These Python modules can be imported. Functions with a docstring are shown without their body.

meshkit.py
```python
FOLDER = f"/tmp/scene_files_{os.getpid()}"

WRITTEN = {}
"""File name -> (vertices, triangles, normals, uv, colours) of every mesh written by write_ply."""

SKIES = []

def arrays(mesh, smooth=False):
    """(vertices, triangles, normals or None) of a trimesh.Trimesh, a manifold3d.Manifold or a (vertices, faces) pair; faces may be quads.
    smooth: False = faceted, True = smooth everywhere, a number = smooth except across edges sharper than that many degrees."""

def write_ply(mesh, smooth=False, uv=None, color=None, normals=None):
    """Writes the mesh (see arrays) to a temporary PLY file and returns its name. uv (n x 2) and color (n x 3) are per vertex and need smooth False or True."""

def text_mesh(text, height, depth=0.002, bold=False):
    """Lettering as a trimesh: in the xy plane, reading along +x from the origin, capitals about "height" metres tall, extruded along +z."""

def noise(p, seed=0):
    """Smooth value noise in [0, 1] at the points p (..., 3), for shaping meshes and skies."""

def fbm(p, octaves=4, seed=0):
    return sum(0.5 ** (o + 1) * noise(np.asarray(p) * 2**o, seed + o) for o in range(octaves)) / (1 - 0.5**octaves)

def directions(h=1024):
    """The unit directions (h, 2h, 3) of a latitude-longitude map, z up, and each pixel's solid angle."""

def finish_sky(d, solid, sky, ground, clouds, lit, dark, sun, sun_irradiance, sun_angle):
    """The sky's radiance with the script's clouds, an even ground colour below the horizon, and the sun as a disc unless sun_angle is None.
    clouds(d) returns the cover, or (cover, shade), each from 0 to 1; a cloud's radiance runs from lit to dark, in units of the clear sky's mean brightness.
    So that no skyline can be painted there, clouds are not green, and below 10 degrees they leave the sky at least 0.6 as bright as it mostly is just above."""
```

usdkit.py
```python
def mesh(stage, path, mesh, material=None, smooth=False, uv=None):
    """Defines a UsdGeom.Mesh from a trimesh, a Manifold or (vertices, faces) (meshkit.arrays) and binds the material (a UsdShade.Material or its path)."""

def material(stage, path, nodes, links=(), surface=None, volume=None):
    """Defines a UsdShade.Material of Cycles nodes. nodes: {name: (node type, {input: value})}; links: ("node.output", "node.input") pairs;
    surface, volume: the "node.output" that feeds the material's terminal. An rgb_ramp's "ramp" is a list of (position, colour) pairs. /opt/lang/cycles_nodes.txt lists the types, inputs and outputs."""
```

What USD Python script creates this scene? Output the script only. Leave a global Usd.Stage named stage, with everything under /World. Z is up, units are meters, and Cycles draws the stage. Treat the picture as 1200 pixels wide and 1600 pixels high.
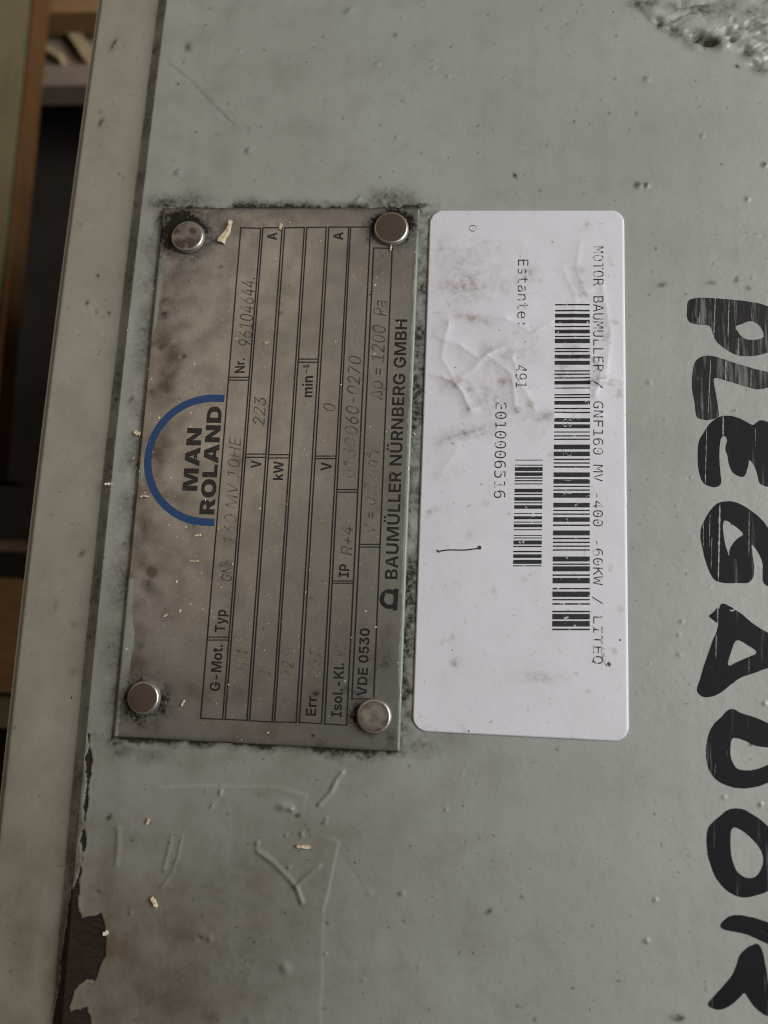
import math, glob
import numpy as np
import trimesh
import shapely
from shapely import affinity
from shapely.geometry import Polygon, LineString, Point, box, MultiPolygon
from shapely.ops import unary_union
from scipy.ndimage import map_coordinates, gaussian_filter
from scipy.spatial import Delaunay
from PIL import Image, ImageDraw, ImageFont
from pxr import Usd, UsdGeom, UsdLux, UsdShade, Gf, Sdf, Vt
import usdkit, meshkit

stage = Usd.Stage.CreateInMemory()
UsdGeom.SetStageUpAxis(stage, 'Z')
UsdGeom.SetStageMetersPerUnit(stage, 1.0)
WORLD = UsdGeom.Xform.Define(stage, '/World')
UsdGeom.Scope.Define(stage, '/World/Looks')
rng = np.random.default_rng(7)

# ------------------------------------------------------------------ camera (phone held 23 cm above the motor)
F, D = 1204.0, 0.23
def rot(ax, a):
    return trimesh.transformations.rotation_matrix(a, ax)[:3, :3]
R = rot([0, 0, 1], 0.0413) @ rot([0, 1, 0], math.radians(4.03)) @ rot([1, 0, 0], math.radians(9.34))
C = R @ np.array([0, 0, D])
cam = UsdGeom.Camera.Define(stage, '/World/camera')
M4 = np.eye(4); M4[:3, :3] = R; M4[:3, 3] = C
cam.AddTransformOp().Set(Gf.Matrix4d(*M4.T.ravel()))
cam.CreateHorizontalApertureAttr(4.2)
cam.CreateVerticalApertureAttr(5.6)
cam.CreateFocalLengthAttr(4.2 * F / 1200)
cam.CreateFStopAttr(1.15)
cam.CreateFocusDistanceAttr(0.232)
cam.CreateClippingRangeAttr((0.01, 100))
cam.CreateExposureAttr(0.17)

# ------------------------------------------------------------------ light: a big soft opening to the right, an added warm fill upper left for hall ambience
def rect_light(name, pos, target, w, h, power, color):
    L = UsdLux.RectLight.Define(stage, '/World/' + name)
    z = np.array(pos, float) - np.array(target, float); z /= np.linalg.norm(z)
    x = np.cross([0, 1, 0], z); x /= np.linalg.norm(x); y = np.cross(z, x)
    m = np.eye(4); m[:3, 0], m[:3, 1], m[:3, 2], m[:3, 3] = x, y, z, pos
    L.AddTransformOp().Set(Gf.Matrix4d(*m.T.ravel()))
    L.CreateWidthAttr(w); L.CreateHeightAttr(h); L.CreateIntensityAttr(power); L.CreateColorAttr(Gf.Vec3f(*color))
    return L
rect_light('door_light', (0.80, 0.10, 0.50), (0.06, 0.0, 0), 0.55, 0.80, 8.4, (0.97, 1.0, 0.985))
rect_light('added_fill_light', (-1.2, 0.9, 1.7), (0, 0, 0), 2.2, 2.2, 0.75, (1.0, 0.84, 0.64))

# ------------------------------------------------------------------ helpers
def P(px, py, z=0.0):
    """the point of the plane z where the photograph was measured at (px, py)"""
    p = np.atleast_2d(np.stack(np.broadcast_arrays(np.asarray(px, float), np.asarray(py, float)), -1))
    d = np.stack([(p[:, 0] - 600) / F, -(p[:, 1] - 800) / F, -np.ones(len(p))], 1) @ R.T
    t = (z - C[2]) / d[:, 2]
    return (C + d * t[:, None])[:, :2]
def PP(pts, z=0.0):
    a = np.asarray(pts, float)
    return P(a[:, 0], a[:, 1], z)
def mmpx(px, py, z=0.0):
    a = P(px, py - 5, z)[0]; b = P(px, py + 5, z)[0]
    return np.linalg.norm(a - b) / 10
used = {}
def free(parent, name):
    k = used.get((parent, name), 0); used[(parent, name)] = k + 1
    return f'{parent}/{name}' if k == 0 else f'{parent}/{name}_{k:03d}'
def tag(prim, label=None, category=None, group=None, kind=None):
    for k, v in (('label', label), ('category', category), ('group', group), ('kind', kind)):
        if v: prim.SetCustomDataByKey(k, v)
    return prim
def thing(name, label, category, group=None, loc=(0, 0, 0)):
    x = UsdGeom.Xform.Define(stage, free('/World', name))
    x.AddTranslateOp().Set(Gf.Vec3d(*map(float, loc)))
    tag(x.GetPrim(), label, category, group)
    return str(x.GetPath())
def obj(name, mesh, mat, parent='/World', smooth=False, label=None, prim_vars=None):
    path = free(parent, name)
    m = usdkit.mesh(stage, path, mesh, mat, smooth)
    if label: m.GetPrim().SetCustomDataByKey('label', label)
    if prim_vars:
        api = UsdGeom.PrimvarsAPI(m)
        for k, v in prim_vars.items():
            api.CreatePrimvar(k, Sdf.ValueTypeNames.FloatArray, 'vertex').Set(Vt.FloatArray.FromNumpy(np.asarray(v, np.float32)))
    return m
def fb(x, y, scale, seed=0, oct=4):
    """fractal noise about 0, features of about 'scale' metres"""
    q = np.stack([np.asarray(x) / scale + 37.3, np.asarray(y) / scale + 11.7, np.zeros_like(np.asarray(x)) + seed * 3.17], -1)
    return meshkit.fbm(q, oct, seed) - 0.5
def sstep(a, b, x):
    t = np.clip((x - a) / (b - a), 0, 1)
    return t * t * (3 - 2 * t)

# ------------------------------------------------------------------ materials
LK = '/World/Looks/'
class Nodes:
    def __init__(s): s.n, s.l, s.k = {}, [], 0
    def add(s, kind, _out=None, **inp):
        s.k += 1; name = f'n{s.k}'; vals = {}
        for k, v in inp.items():
            if isinstance(v, str) and '.' in v and v.split('.')[0] in s.n: s.l.append((v, f'{name}.{k}'))
            else: vals[k] = v
        s.n[name] = (kind, vals)
        return name + '.' + _out if _out else name
    def pos(s, scale=(1, 1, 1), rot=(0, 0, 0)):
        g = s.add('geometry', 'position')
        return s.add('mapping', 'vector', vector=g, scale=scale, rotation=rot)
    def noise(s, vec, scale, detail=3, rough=0.5, dist=0.0):
        return s.add('noise_texture', 'fac', vector=vec, scale=scale, detail=detail, roughness=rough, distortion=dist)
    def ramp(s, fac, lo, hi):
        return s.add('map_range', 'result', value=fac, from_min=lo, from_max=hi, to_min=0.0, to_max=1.0, clamp=True)
    def math(s, op, a, b=0.0):
        return s.add('math', 'value', math_type=op, value1=a, value2=b)
    def mix(s, fac, a, b):
        return s.add('mix_color', 'result', blend_type='mix', fac=fac, a=a, b=b)
    def attr(s, name):
        return s.add('attribute', 'fac', attribute=name)
    def done(s, name, bsdf):
        return usdkit.material(stage, LK + name, s.n, s.l, surface=bsdf)

def paint_material(name, base, base2, grime=(0.030, 0.026, 0.018)):
    n = Nodes(); p = n.pos()
    big = n.noise(p, 14, 4, 0.6); mid = n.noise(p, 90, 5, 0.65); fine = n.noise(p, 700, 3, 0.6); spk = n.noise(p, 420, 2, 0.5)
    col = n.mix(n.ramp(big, 0.36, 0.66), base, base2)
    col = n.mix(n.math('multiply', n.ramp(mid, 0.5, 0.75), 0.22), col, (0.13, 0.115, 0.09))
    col = n.mix(n.math('multiply', n.ramp(spk, 0.69, 0.76), 0.55), col, (0.06, 0.055, 0.045))
    fl = n.math('multiply', n.attr('film'), n.math('add', n.math('multiply', n.ramp(mid, 0.3, 0.7), 0.5), 0.72))  # brown grime tint that also carries the painted light falloff
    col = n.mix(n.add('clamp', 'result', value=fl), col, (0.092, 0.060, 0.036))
    d = n.attr('dirt')  # dirt, plus shade painted along the bevel and beside the plate
    dn = n.math('multiply', d, n.math('add', n.math('multiply', n.ramp(fine, 0.30, 0.70), 0.9), 0.45))
    dn = n.add('clamp', 'result', value=dn)
    col = n.mix(dn, col, grime)
    ch = n.attr('chip')
    chn = n.math('add', ch, n.math('multiply', n.math('subtract', n.noise(p, 1600, 3, 0.7), 0.5), 0.9))
    chm = n.ramp(chn, -0.06, 0.10)
    col = n.mix(chm, col, n.mix(n.ramp(n.noise(n.pos((0.12, 1, 1)), 2600, 4, 0.65), 0.3, 0.75), (0.018, 0.013, 0.012), (0.042, 0.030, 0.026)))
    h = n.math('add', n.math('multiply', fine, 0.35), n.noise(p, 260, 3, 0.55))
    bmp = n.add('bump', 'normal', height=h, strength=0.35, distance=0.00035)
    ro = n.add('map_range', 'result', value=mid, from_min=0.3, from_max=0.7, to_min=0.30, to_max=0.44, clamp=True)
    ro = n.math('add', ro, n.math('multiply', dn, 0.25))
    b = n.add('principled_bsdf', 'BSDF', base_color=col, roughness=ro, specular_ior_level=n.math('multiply', 0.5, n.math('subtract', 1.0, n.math('multiply', n.math('maximum', dn, chm), 0.8))), normal=bmp)
    return n.done(name, b)
M = {}
M['paint'] = paint_material('grey_green_paint', (0.275, 0.283, 0.262), (0.315, 0.322, 0.300))
M['flange'] = paint_material('warm_lit_grey_paint', (0.250, 0.232, 0.190), (0.290, 0.272, 0.232))  # warm light on the flange painted in as a beige tint

def plate_material():
    n = Nodes(); p = n.pos(); ps = n.pos((1, 0.06, 1))
    big = n.noise(p, 28, 4, 0.6); mid = n.noise(p, 120, 4, 0.6); fine = n.noise(p, 900, 3, 0.6); brush = n.noise(ps, 1500, 2, 0.6)
    col = n.mix(n.ramp(big, 0.35, 0.65), (0.270, 0.253, 0.234), (0.350, 0.332, 0.312))
    col = n.mix(n.math('multiply', n.ramp(mid, 0.45, 0.75), 0.40), col, (0.17, 0.150, 0.122))
    col = n.mix(n.math('multiply', n.ramp(n.noise(p, 1100, 1, 0.5), 0.70, 0.74), 0.5), col, (0.55, 0.50, 0.42))
    br = n.attr('brown')
    bn = n.add('clamp', 'result', value=n.math('multiply', br, n.math('add', n.math('multiply', n.ramp(mid, 0.3, 0.7), 0.9), 0.4)))
    col = n.mix(bn, col, (0.095, 0.066, 0.047))
    pt = n.attr('paint')
    pn = n.ramp(n.math('add', pt, n.math('multiply', n.math('subtract', n.noise(p, 700, 3, 0.7), 0.5), 1.2)), -0.05, 0.12)
    col = n.mix(pn, col, (0.22, 0.235, 0.205))
    d = n.attr('dirt')
    dn = n.add('clamp', 'result', value=n.math('multiply', d, n.math('add', n.math('multiply', n.ramp(fine, 0.3, 0.7), 0.8), 0.5)))
    col = n.mix(dn, col, (0.016, 0.013, 0.011))
    met = n.math('multiply', 0.75, n.math('subtract', 1.0, n.add('clamp', 'result', value=n.math('add', pn, n.math('add', dn, n.math('multiply', bn, 0.6))))))
    ro = n.math('add', 0.27, n.math('multiply', n.ramp(mid, 0.3, 0.7), 0.16))
    bmp = n.add('bump', 'normal', height=n.math('add', n.math('multiply', brush, 0.6), fine), strength=0.16, distance=0.00015)
    b = n.add('principled_bsdf', 'BSDF', base_color=col, metallic=met, roughness=ro, specular_ior_level=n.math('multiply', 0.4, n.math('subtract', 1.0, n.math('multiply', dn, 0.85))), normal=bmp)
    return n.done('worn_aluminium', b)
M['plate'] = plate_material()

def paper_material():
    n = Nodes(); p = n.pos()
    mid = n.noise(p, 55, 5, 0.65); spk = n.noise(p, 500, 2, 0.5); spk2 = n.noise(p, 170, 2, 0.5)
    col = n.mix(n.ramp(mid, 0.35, 0.7), (0.60, 0.575, 0.635), (0.565, 0.54, 0.585))
    d = n.attr('dirt')
    dn = n.add('clamp', 'result', value=n.math('multiply', d, n.math('add', n.math('multiply', n.ramp(n.noise(p, 330, 5, 0.75), 0.38, 0.64), 1.0), 0.02)))
    col = n.mix(dn, col, (0.22, 0.165, 0.125))
    col = n.mix(n.math('multiply', n.ramp(spk, 0.70, 0.76), 0.55), col, (0.20, 0.16, 0.13))
    col = n.mix(n.math('multiply', n.ramp(spk2, 0.66, 0.78), 0.45), col, (0.30, 0.24, 0.20))
    bmp = n.add('bump', 'normal', height=n.noise(p, 420, 4, 0.6), strength=0.3, distance=0.0002)
    b = n.add('principled_bsdf', 'BSDF', base_color=col, roughness=0.5, specular_ior_level=0.35, normal=bmp)
    return n.done('soiled_paper', b)
M['paper'] = paper_material()

def ink_material(name, ink, under, lo, hi, scale, stretch=(1, 1, 1), rough=0.5, amount=1.0, spec=0.4):
    """ink that has worn off in places down to what lies under it"""
    n = Nodes(); p = n.pos(stretch)
    w = n.math('multiply', n.ramp(n.noise(p, scale, 4, 0.65), lo, hi), amount)
    col = n.mix(w, ink, under)
    b = n.add('principled_bsdf', 'BSDF', base_color=col, roughness=rough, specular_ior_level=spec)
    return n.done(name, b)
M['plate_ink'] = ink_material('black_plate_print', (0.012, 0.011, 0.012), (0.10, 0.085, 0.07), 0.62, 0.72, 900, rough=0.45)
M['blue_ink'] = ink_material('blue_plate_print', (0.006, 0.042, 0.135), (0.03, 0.06, 0.11), 0.60, 0.75, 600, rough=0.4)
M['engraving'] = ink_material('scratched_engraving', (0.046, 0.032, 0.022), (0.17, 0.14, 0.12), 0.46, 0.66, 350, rough=0.5)
M['faint_engraving'] = ink_material('faint_engraving', (0.055, 0.038, 0.026), (0.19, 0.16, 0.13), 0.40, 0.60, 300, rough=0.5)
M['label_ink'] = ink_material('thermal_print', (0.016, 0.015, 0.016), (0.54, 0.525, 0.54), 0.63, 0.70, 420, rough=0.5)
M['label_text_ink'] = ink_material('worn_thermal_print', (0.035, 0.033, 0.036), (0.56, 0.54, 0.56), 0.53, 0.61, 480, rough=0.5)
M['label_white'] = ink_material('unprinted_paper', (0.54, 0.525, 0.54), (0.05, 0.05, 0.05), 0.50, 0.58, 700, rough=0.5)
M['marker'] = ink_material('black_marker_ink', (0.009, 0.008, 0.010), (0.16, 0.155, 0.15), 0.60, 0.74, 520, stretch=(1, 0.07, 1), rough=0.55, amount=0.6, spec=0.12)
M['marker_fade'] = ink_material('dry_marker_ink', (0.014, 0.012, 0.012), (0.17, 0.17, 0.165), 0.50, 0.66, 620, stretch=(1, 0.06, 1), rough=0.45, amount=0.8, spec=0.2)
def rivet_material():
    n = Nodes(); p = n.pos()
    mid = n.noise(p, 500, 4, 0.65)
    d = n.attr('dirt')
    dn = n.add('clamp', 'result', value=n.math('multiply', d, n.math('add', n.math('multiply', n.ramp(mid, 0.3, 0.7), 0.30), 0.75)))
    col = n.mix(dn, (0.56, 0.53, 0.48), (0.072, 0.051, 0.040))
    met = n.math('subtract', 1.0, n.math('multiply', dn, 0.96))
    bmp = n.add('bump', 'normal', height=mid, strength=0.3, distance=0.0003)
    b = n.add('principled_bsdf', 'BSDF', base_color=col, metallic=met, roughness=0.42, specular_ior_level=n.math('multiply', 0.5, n.math('subtract', 1.0, n.math('multiply', dn, 0.75))), normal=bmp)
    return n.done('rivet_metal', b)
M['rivet'] = rivet_material()
def wood_material(name, a, b_, dark, axis='y'):
    n = Nodes(); st = (14, 1, 6) if axis == 'y' else (1, 14, 6)
    p = n.pos(st); q = n.pos()
    g = n.noise(p, 22, 5, 0.65); m = n.noise(q, 12, 4, 0.6)
    col = n.mix(n.ramp(g, 0.3, 0.7), a, b_)
    col = n.mix(n.math('multiply', n.ramp(m, 0.45, 0.7), 0.7), col, dark)
    bmp = n.add('bump', 'normal', height=g, strength=0.5, distance=0.001)
    b = n.add('principled_bsdf', 'BSDF', base_color=col, roughness=0.75, specular_ior_level=0.25, normal=bmp)
    return n.done(name, b)
M['old_wood'] = wood_material('weathered_pallet_wood', (0.17, 0.14, 0.075), (0.23, 0.19, 0.105), (0.09, 0.075, 0.04), 'y')
M['cross_wood'] = wood_material('brown_pallet_wood', (0.24, 0.13, 0.06), (0.32, 0.19, 0.09), (0.10, 0.055, 0.028), 'x')
M['pale_wood'] = wood_material('fresh_wood', (0.40, 0.29, 0.16), (0.50, 0.38, 0.23), (0.25, 0.17, 0.09), 'y')
M['orange_edge'] = wood_material('orange_sawn_edge', (0.13, 0.058, 0.020), (0.18, 0.085, 0.03), (0.07, 0.03, 0.012), 'y')
M['grey_wood'] = wood_material('dirty_grey_wood', (0.26, 0.19, 0.145), (0.36, 0.27, 0.21), (0.14, 0.10, 0.08), 'x')
def plain(name, c1, c2, scale, rough):
    n = Nodes(); p = n.pos()
    b = n.add('principled_bsdf', 'BSDF', base_color=n.mix(n.ramp(n.noise(p, scale, 4, 0.6), 0.3, 0.7), c1, c2), roughness=rough)
    return n.done(name, b)
M['concrete'] = plain('dark_floor', (0.010, 0.0065, 0.0055), (0.018, 0.012, 0.010), 20, 0.8)
M['splinter'] = plain('pale_splinter_wood', (0.42, 0.32, 0.20), (0.60, 0.49, 0.35), 900, 0.7)
M['sawdust'] = plain('pale_dust', (0.55, 0.47, 0.36), (0.72, 0.66, 0.55), 700, 0.8)
M['dark_grit'] = plain('dark_grit', (0.02, 0.016, 0.013), (0.05, 0.04, 0.03), 700, 0.7)

# ------------------------------------------------------------------ motor housing: face, bevel and lower flange as one relief
WB = 0.0040
ZF = -0.0028                                             # the flange lies 2.8 mm below the face
edge = PP([(268, -60), (260, 0), (236, 200), (212, 390), (193, 560), (174, 760), (153, 980), (139, 1090), (129, 1190), (121, 1300), (113, 1400), (104, 1500), (96, 1600), (90, 1680)])
ey, ex = edge[::-1, 1], edge[::-1, 0]
eco = np.polyfit(ey, ex, 3)
xe = lambda y: np.polyval(eco, y)
outer = PP([(152, 0), (95, 400), (46, 800), (5, 1200)], ZF)
w_out = float(np.mean(xe(outer[:, 1]) - outer[:, 0]))
G = 0.0004
Y0, Y1 = float(P(600, 1690)[0, 1]), float(P(600, -90)[0, 1])
S1 = float(P(1290, 800)[0, 0] - xe(P(1290, 800)[0, 1]))
sv = np.arange(-w_out, S1, G); sv = np.sort(np.concatenate([sv[(np.abs(sv) > G * .3) & (np.abs(sv + WB) > G * .3)], [0.0, -WB]]))
yv = np.arange(Y0, Y1, G)
SS, YY = np.meshgrid(sv, yv)
XX = xe(YY) + SS
HH = np.where(SS >= 0, 0.0, np.maximum(SS * -ZF / WB, ZF))
HH = gaussian_filter(HH, 0.9)
HH += 0.00022 * fb(XX, YY, 0.05, 1, 3) + 0.00017 * fb(XX, YY, 0.016, 2, 3) + 0.000022 * fb(XX, YY, 0.003, 3, 2)
HH += -0.0010 * sstep(-w_out + 0.0022, -w_out, SS)        # rounded outer arris
DIRT_SHADE = np.zeros_like(HH); CHIP = np.full_like(HH, -1.0)

def window(x, y, r):
    j0, j1 = np.searchsorted(yv, [y - r, y + r]); s = x - xe(y)
    i0, i1 = np.searchsorted(sv, [s - r * 1.15 - 0.0004, s + r * 1.15 + 0.0004])
    return np.s_[j0:j1, i0:i1]
def bump_at(px, py, rpx, h, el=1.0, ang=0.0, dirt=0.0):
    x, y = P(px, py)[0]; k = mmpx(px, py); r = rpx * k
    w = window(x, y, 3.2 * r * max(el, 1)); dx, dy = XX[w] - x, YY[w] - y
    a, b = dx * math.cos(ang) + dy * math.sin(ang), -dx * math.sin(ang) + dy * math.cos(ang)
    g = np.exp(-((a / (r * el)) ** 2 + (b / r) ** 2))
    HH[w] += h * g; DIRT_SHADE[w] = np.maximum(DIRT_SHADE[w], dirt * g)
def seg_distance(X, Y, pts):
    best = np.full(X.shape, 1e9)
    for (x0, y0), (x1, y1) in zip(pts[:-1], pts[1:]):
        vx, vy = x1 - x0, y1 - y0; L2 = vx * vx + vy * vy + 1e-18
        t = np.clip(((X - x0) * vx + (Y - y0) * vy) / L2, 0, 1)
        best = np.minimum(best, np.hypot(X - x0 - t * vx, Y - y0 - t * vy))
    return best
def ridge(pts, wpx, h, dirt=0.0):
    q = PP(pts); r = wpx * mmpx(*pts[0])
    c = (q.min(0) + q.max(0)) / 2; w = window(c[0], c[1], np.abs(q - c).max() + 4 * r)
    d = seg_distance(XX[w], YY[w], q); g = np.exp(-(d / r) ** 2) * (0.75 + 0.9 * (fb(XX[w], YY[w], 0.004, 9, 2)))
    HH[w] += h * g; DIRT_SHADE[w] = np.maximum(DIRT_SHADE[w], dirt * g)
def raised(pts, h, soft=0.0006, line=None, fall=0.005):
    """a patch of thicker paint, a step at its outline"""
    q = PP(pts); pg = Polygon(q).buffer(0); c = (q.min(0) + q.max(0)) / 2
    w = window(c[0], c[1], np.abs(q - c).max() + 0.004)
    sd = signed(pg, XX[w], YY[w]); fade = np.exp(-seg_distance(XX[w], YY[w], PP(line)) / fall)
    HH[w] += h * fade * sstep(-soft, soft, sd + 0.0006 * fb(XX[w], YY[w], 0.004, 5, 3))
def signed(pg, X, Y):
    pts = shapely.points(X.ravel(), Y.ravel())
    ins = shapely.contains(pg, pts); d = shapely.distance(pg.boundary, pts)
    return np.where(ins, d, -d).reshape(X.shape)
def blot(px, py, rpx, amount, el=1.0, ang=0.0):
    x, y = P(px, py)[0]; r = rpx * mmpx(px, py)
    w = window(x, y, 3 * r * max(el, 1)); dx, dy = XX[w] - x, YY[w] - y
    a, b = dx * math.cos(ang) + dy * math.sin(ang), -dx * math.sin(ang) + dy * math.cos(ang)
    g = np.exp(-((a / (r * el)) ** 2 + (b / r) ** 2)) * (1 + 1.6 * fb(XX[w], YY[w], 0.003, 21, 3))
    DIRT_SHADE[w] = np.maximum(DIRT_SHADE[w], amount * np.clip(g, 0, 1))

# paint runs, grit under the paint and scratches
ridge([(403, 1330), (428, 1348), (447, 1368), (463, 1385)], 3.5, 0.00058)
ridge([(498, 1353), (480, 1368), (463, 1385), (472, 1410)], 3.5, 0.00062)
ridge([(535, 1207), (527, 1217), (517, 1238), (499, 1257)], 3.8, 0.00062)
raised([(530, 1315), (519, 1365), (508, 1413), (505, 1425), (470, 1412), (405, 1395), (380, 1340), (420, 1300), (490, 1300)], 0.00030, 0.0004, [(530, 1315), (519, 1365), (508, 1413)], 0.003)
raised([(506, 1415), (505, 1447), (502, 1600), (500, 1700), (300, 1700), (300, 1500), (420, 1470)], 0.00014, 0.0004, [(506, 1425), (505, 1447), (502, 1600), (500, 1700)], 0.003)
raised([(300, 1227), (380, 1228), (433, 1229), (480, 1243), (470, 1290), (380, 1310), (240, 1300), (240, 1230)], 0.00020, 0.0003, [(270, 1227), (380, 1228), (433, 1229), (480, 1243)], 0.003)
ridge([(264, 99), (300, 128), (335, 165), (365, 195)], 1.5, -0.00022, 0.35)
ridge([(530, 1325), (552, 1360), (567, 1385)], 1.2, -0.0001, 0.35)
ridge([(185, 1295), (184, 1325), (181, 1350)], 4, 0.00035)
ridge([(205, 1290), (160, 1362)], 3, 0.00008)
ridge([(268, 1305), (262, 1335), (256, 1358)], 3.2, 0.0003)
ridge([(284, 1308), (277, 1340), (268, 1365), (252, 1385)], 2.0, 0.0003, 0.25)
for px, py, r, h, el, an, di in [
    (298, 75, 6, .0007, 1, 0, .5), (278, 270, 4, .0005, 1, 0, .3), (388, 236, 4, .0005, 1, 0, .35), (375, 80, 2.5, .0003, 1, 0, 0), (545, 18, 4, .0004, 1.5, .6, .2),
    (998, 290, 5, .0007, 1, 0, .8), (1010, 290, 4, .0006, 1, 0, .8), (1010, 124, 4, .0004, 1, 0, .4), (1097, 213, 3, .0003, 1, 0, .3), (1168, 311, 3.5, .0004, 1, 0, .4), (1195, 258, 4, .0005, 1, 0, .7),
    (443, 1260, 7, .0007, 1.5, 0, .1), (455, 1264, 4, .0006, 1.4, -.6, .2), (463, 1275, 3.5, -.0004, 1.4, .4, .9), (345, 1238, 3, .0005, 1.8, 1.4, 0), (332, 1258, 2.2, .0004, 3, 1.0, 0),
    (472, 1303, 3, .0005, 1.6, 1.5, 0), (447, 1305, 2.5, .0004, 1, 0, .2), (402, 1318, 3, .0005, 1.7, 1.3, 0), (451, 1355, 3, .0005, 1, 0, .2), (507, 1285, 3, .0004, 1.3, .6, .5), (510, 1278, 2.5, .0004, 1, 0, 0),
    (445, 1512, 8, .0006, 1.2, 2.1, .3), (312, 1465, 3.5, -.0003, 1.8, -.7, .9), (328, 1467, 4, .0005, 1.3, 1.2, .4), (509, 1490, 2.5, .0004, 1, 0, 0), (509, 1443, 3, -.0003, 1, 0, .7),
    (627, 1396, 4, .0004, 1.2, .3, .5), (577, 1395, 4, .0003, 1.5, 0, 0), (168, 1278, 4, -.0004, 1.6, .7, 1.0), (152, 1394, 3, -.0003, 1.5, -.4, .8), (204, 1427, 2.5, .0004, 1, 0, 0), (697, 1265, 2.5, .0004, 1, 0, 0),
    (1024, 1406, 3, .0004, 1, 0, .2), (1010, 1470, 4, .0004, 1, 0, .5), (1105, 1545, 3, .0002, 1, 0, .3), (1060, 1590, 6, .0002, 2, 0, 1.0), (1088, 500, 3, .0003, 1, 0, .8), (1036, 445, 4, .0001, 2, .3, .6), (1112, 442, 4, .0001, 2, 0, .5), (1170, 450, 3, .0001, 1.5, -.5, .8), (1064, 971, 3, .0002, 1, 0, .5), (1060, 992, 3, .0002, 1, 0, .5), (1061, 1023, 3, .0002, 1.4, -.3, .5),
    (1188, 1257, 3, .0004, 1, 0, .6), (1195, 1099, 3, .0004, 1, 0, 0), (1131, 1246, 3, .0003, 1, 0, .3), (620, 215, 3, .0003, 1, 0, .2), (700, 120, 3, .0003, 1, 0, .2), (590, 100, 3, .0003, 1.6, .6, 0), (560, 312, 3, .0004, 2, .7, 0)]:
    bump_at(px, py, r, h, el, an, di)
for k in range(170):
    px, py = rng.uniform(120, 1215), rng.uniform(-40, 1640)
    r = rng.choice([1.3, 1.6, 2.2, 3.0], p=[.4, .3, .2, .1])
    bump_at(px, py, r, rng.choice([1, 1, 1, -1]) * rng.uniform(.00006, .00024), rng.uniform(1, 1.8), rng.uniform(0, 3), rng.choice([0, 0, .3, .6]))
for k in range(95):                                       # flecks of dirt
    px, py = rng.uniform(60, 1210), rng.uniform(-40, 1640)
    blot(px, py, rng.choice([1.5, 2.0, 2.8, 3.6], p=[.45, .3, .17, .08]), rng.uniform(.4, 1.0), rng.uniform(1, 2), rng.uniform(0, 3))

# rough casting skin at the upper right corner
rough = Polygon(PP([(985, -90), (992, 5), (1012, 28), (1032, 46), (1060, 58), (1085, 62), (1105, 78), (1128, 80), (1143, 66), (1165, 78), (1178, 98), (1196, 112), (1290, 120), (1290, -90)]))
rx0 = P(985, 60)[0]; w = np.s_[np.searchsorted(yv, P(1100, 125)[0, 1]):, np.searchsorted(sv, P(975, 60)[0, 0] - xe(P(975, 60)[0, 1])):]
sd = signed(rough, XX[w], YY[w]); m = sstep(-0.0006, 0.0010, sd + 0.0016 * fb(XX[w], YY[w], 0.004, 31, 3))
rel = fb(XX[w], YY[w] * 1.7, 0.014, 33, 4); rel2 = fb(XX[w], YY[w] * 1.4, 0.005, 35, 3)
lump = np.minimum(np.abs(rel) * 5, 0.55) - 0.40
av = np.clip(0.35 + 2.6 * fb(XX[w], YY[w], 0.011, 37, 3), 0.06, 1) 
HH[w] += m * (0.0022 * lump * (0.4 + 0.6 * av) + 0.0008 * rel2 * av + 0.0003 * av * fb(XX[w], YY[w], 0.0016, 36, 2) + 0.0002)
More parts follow.
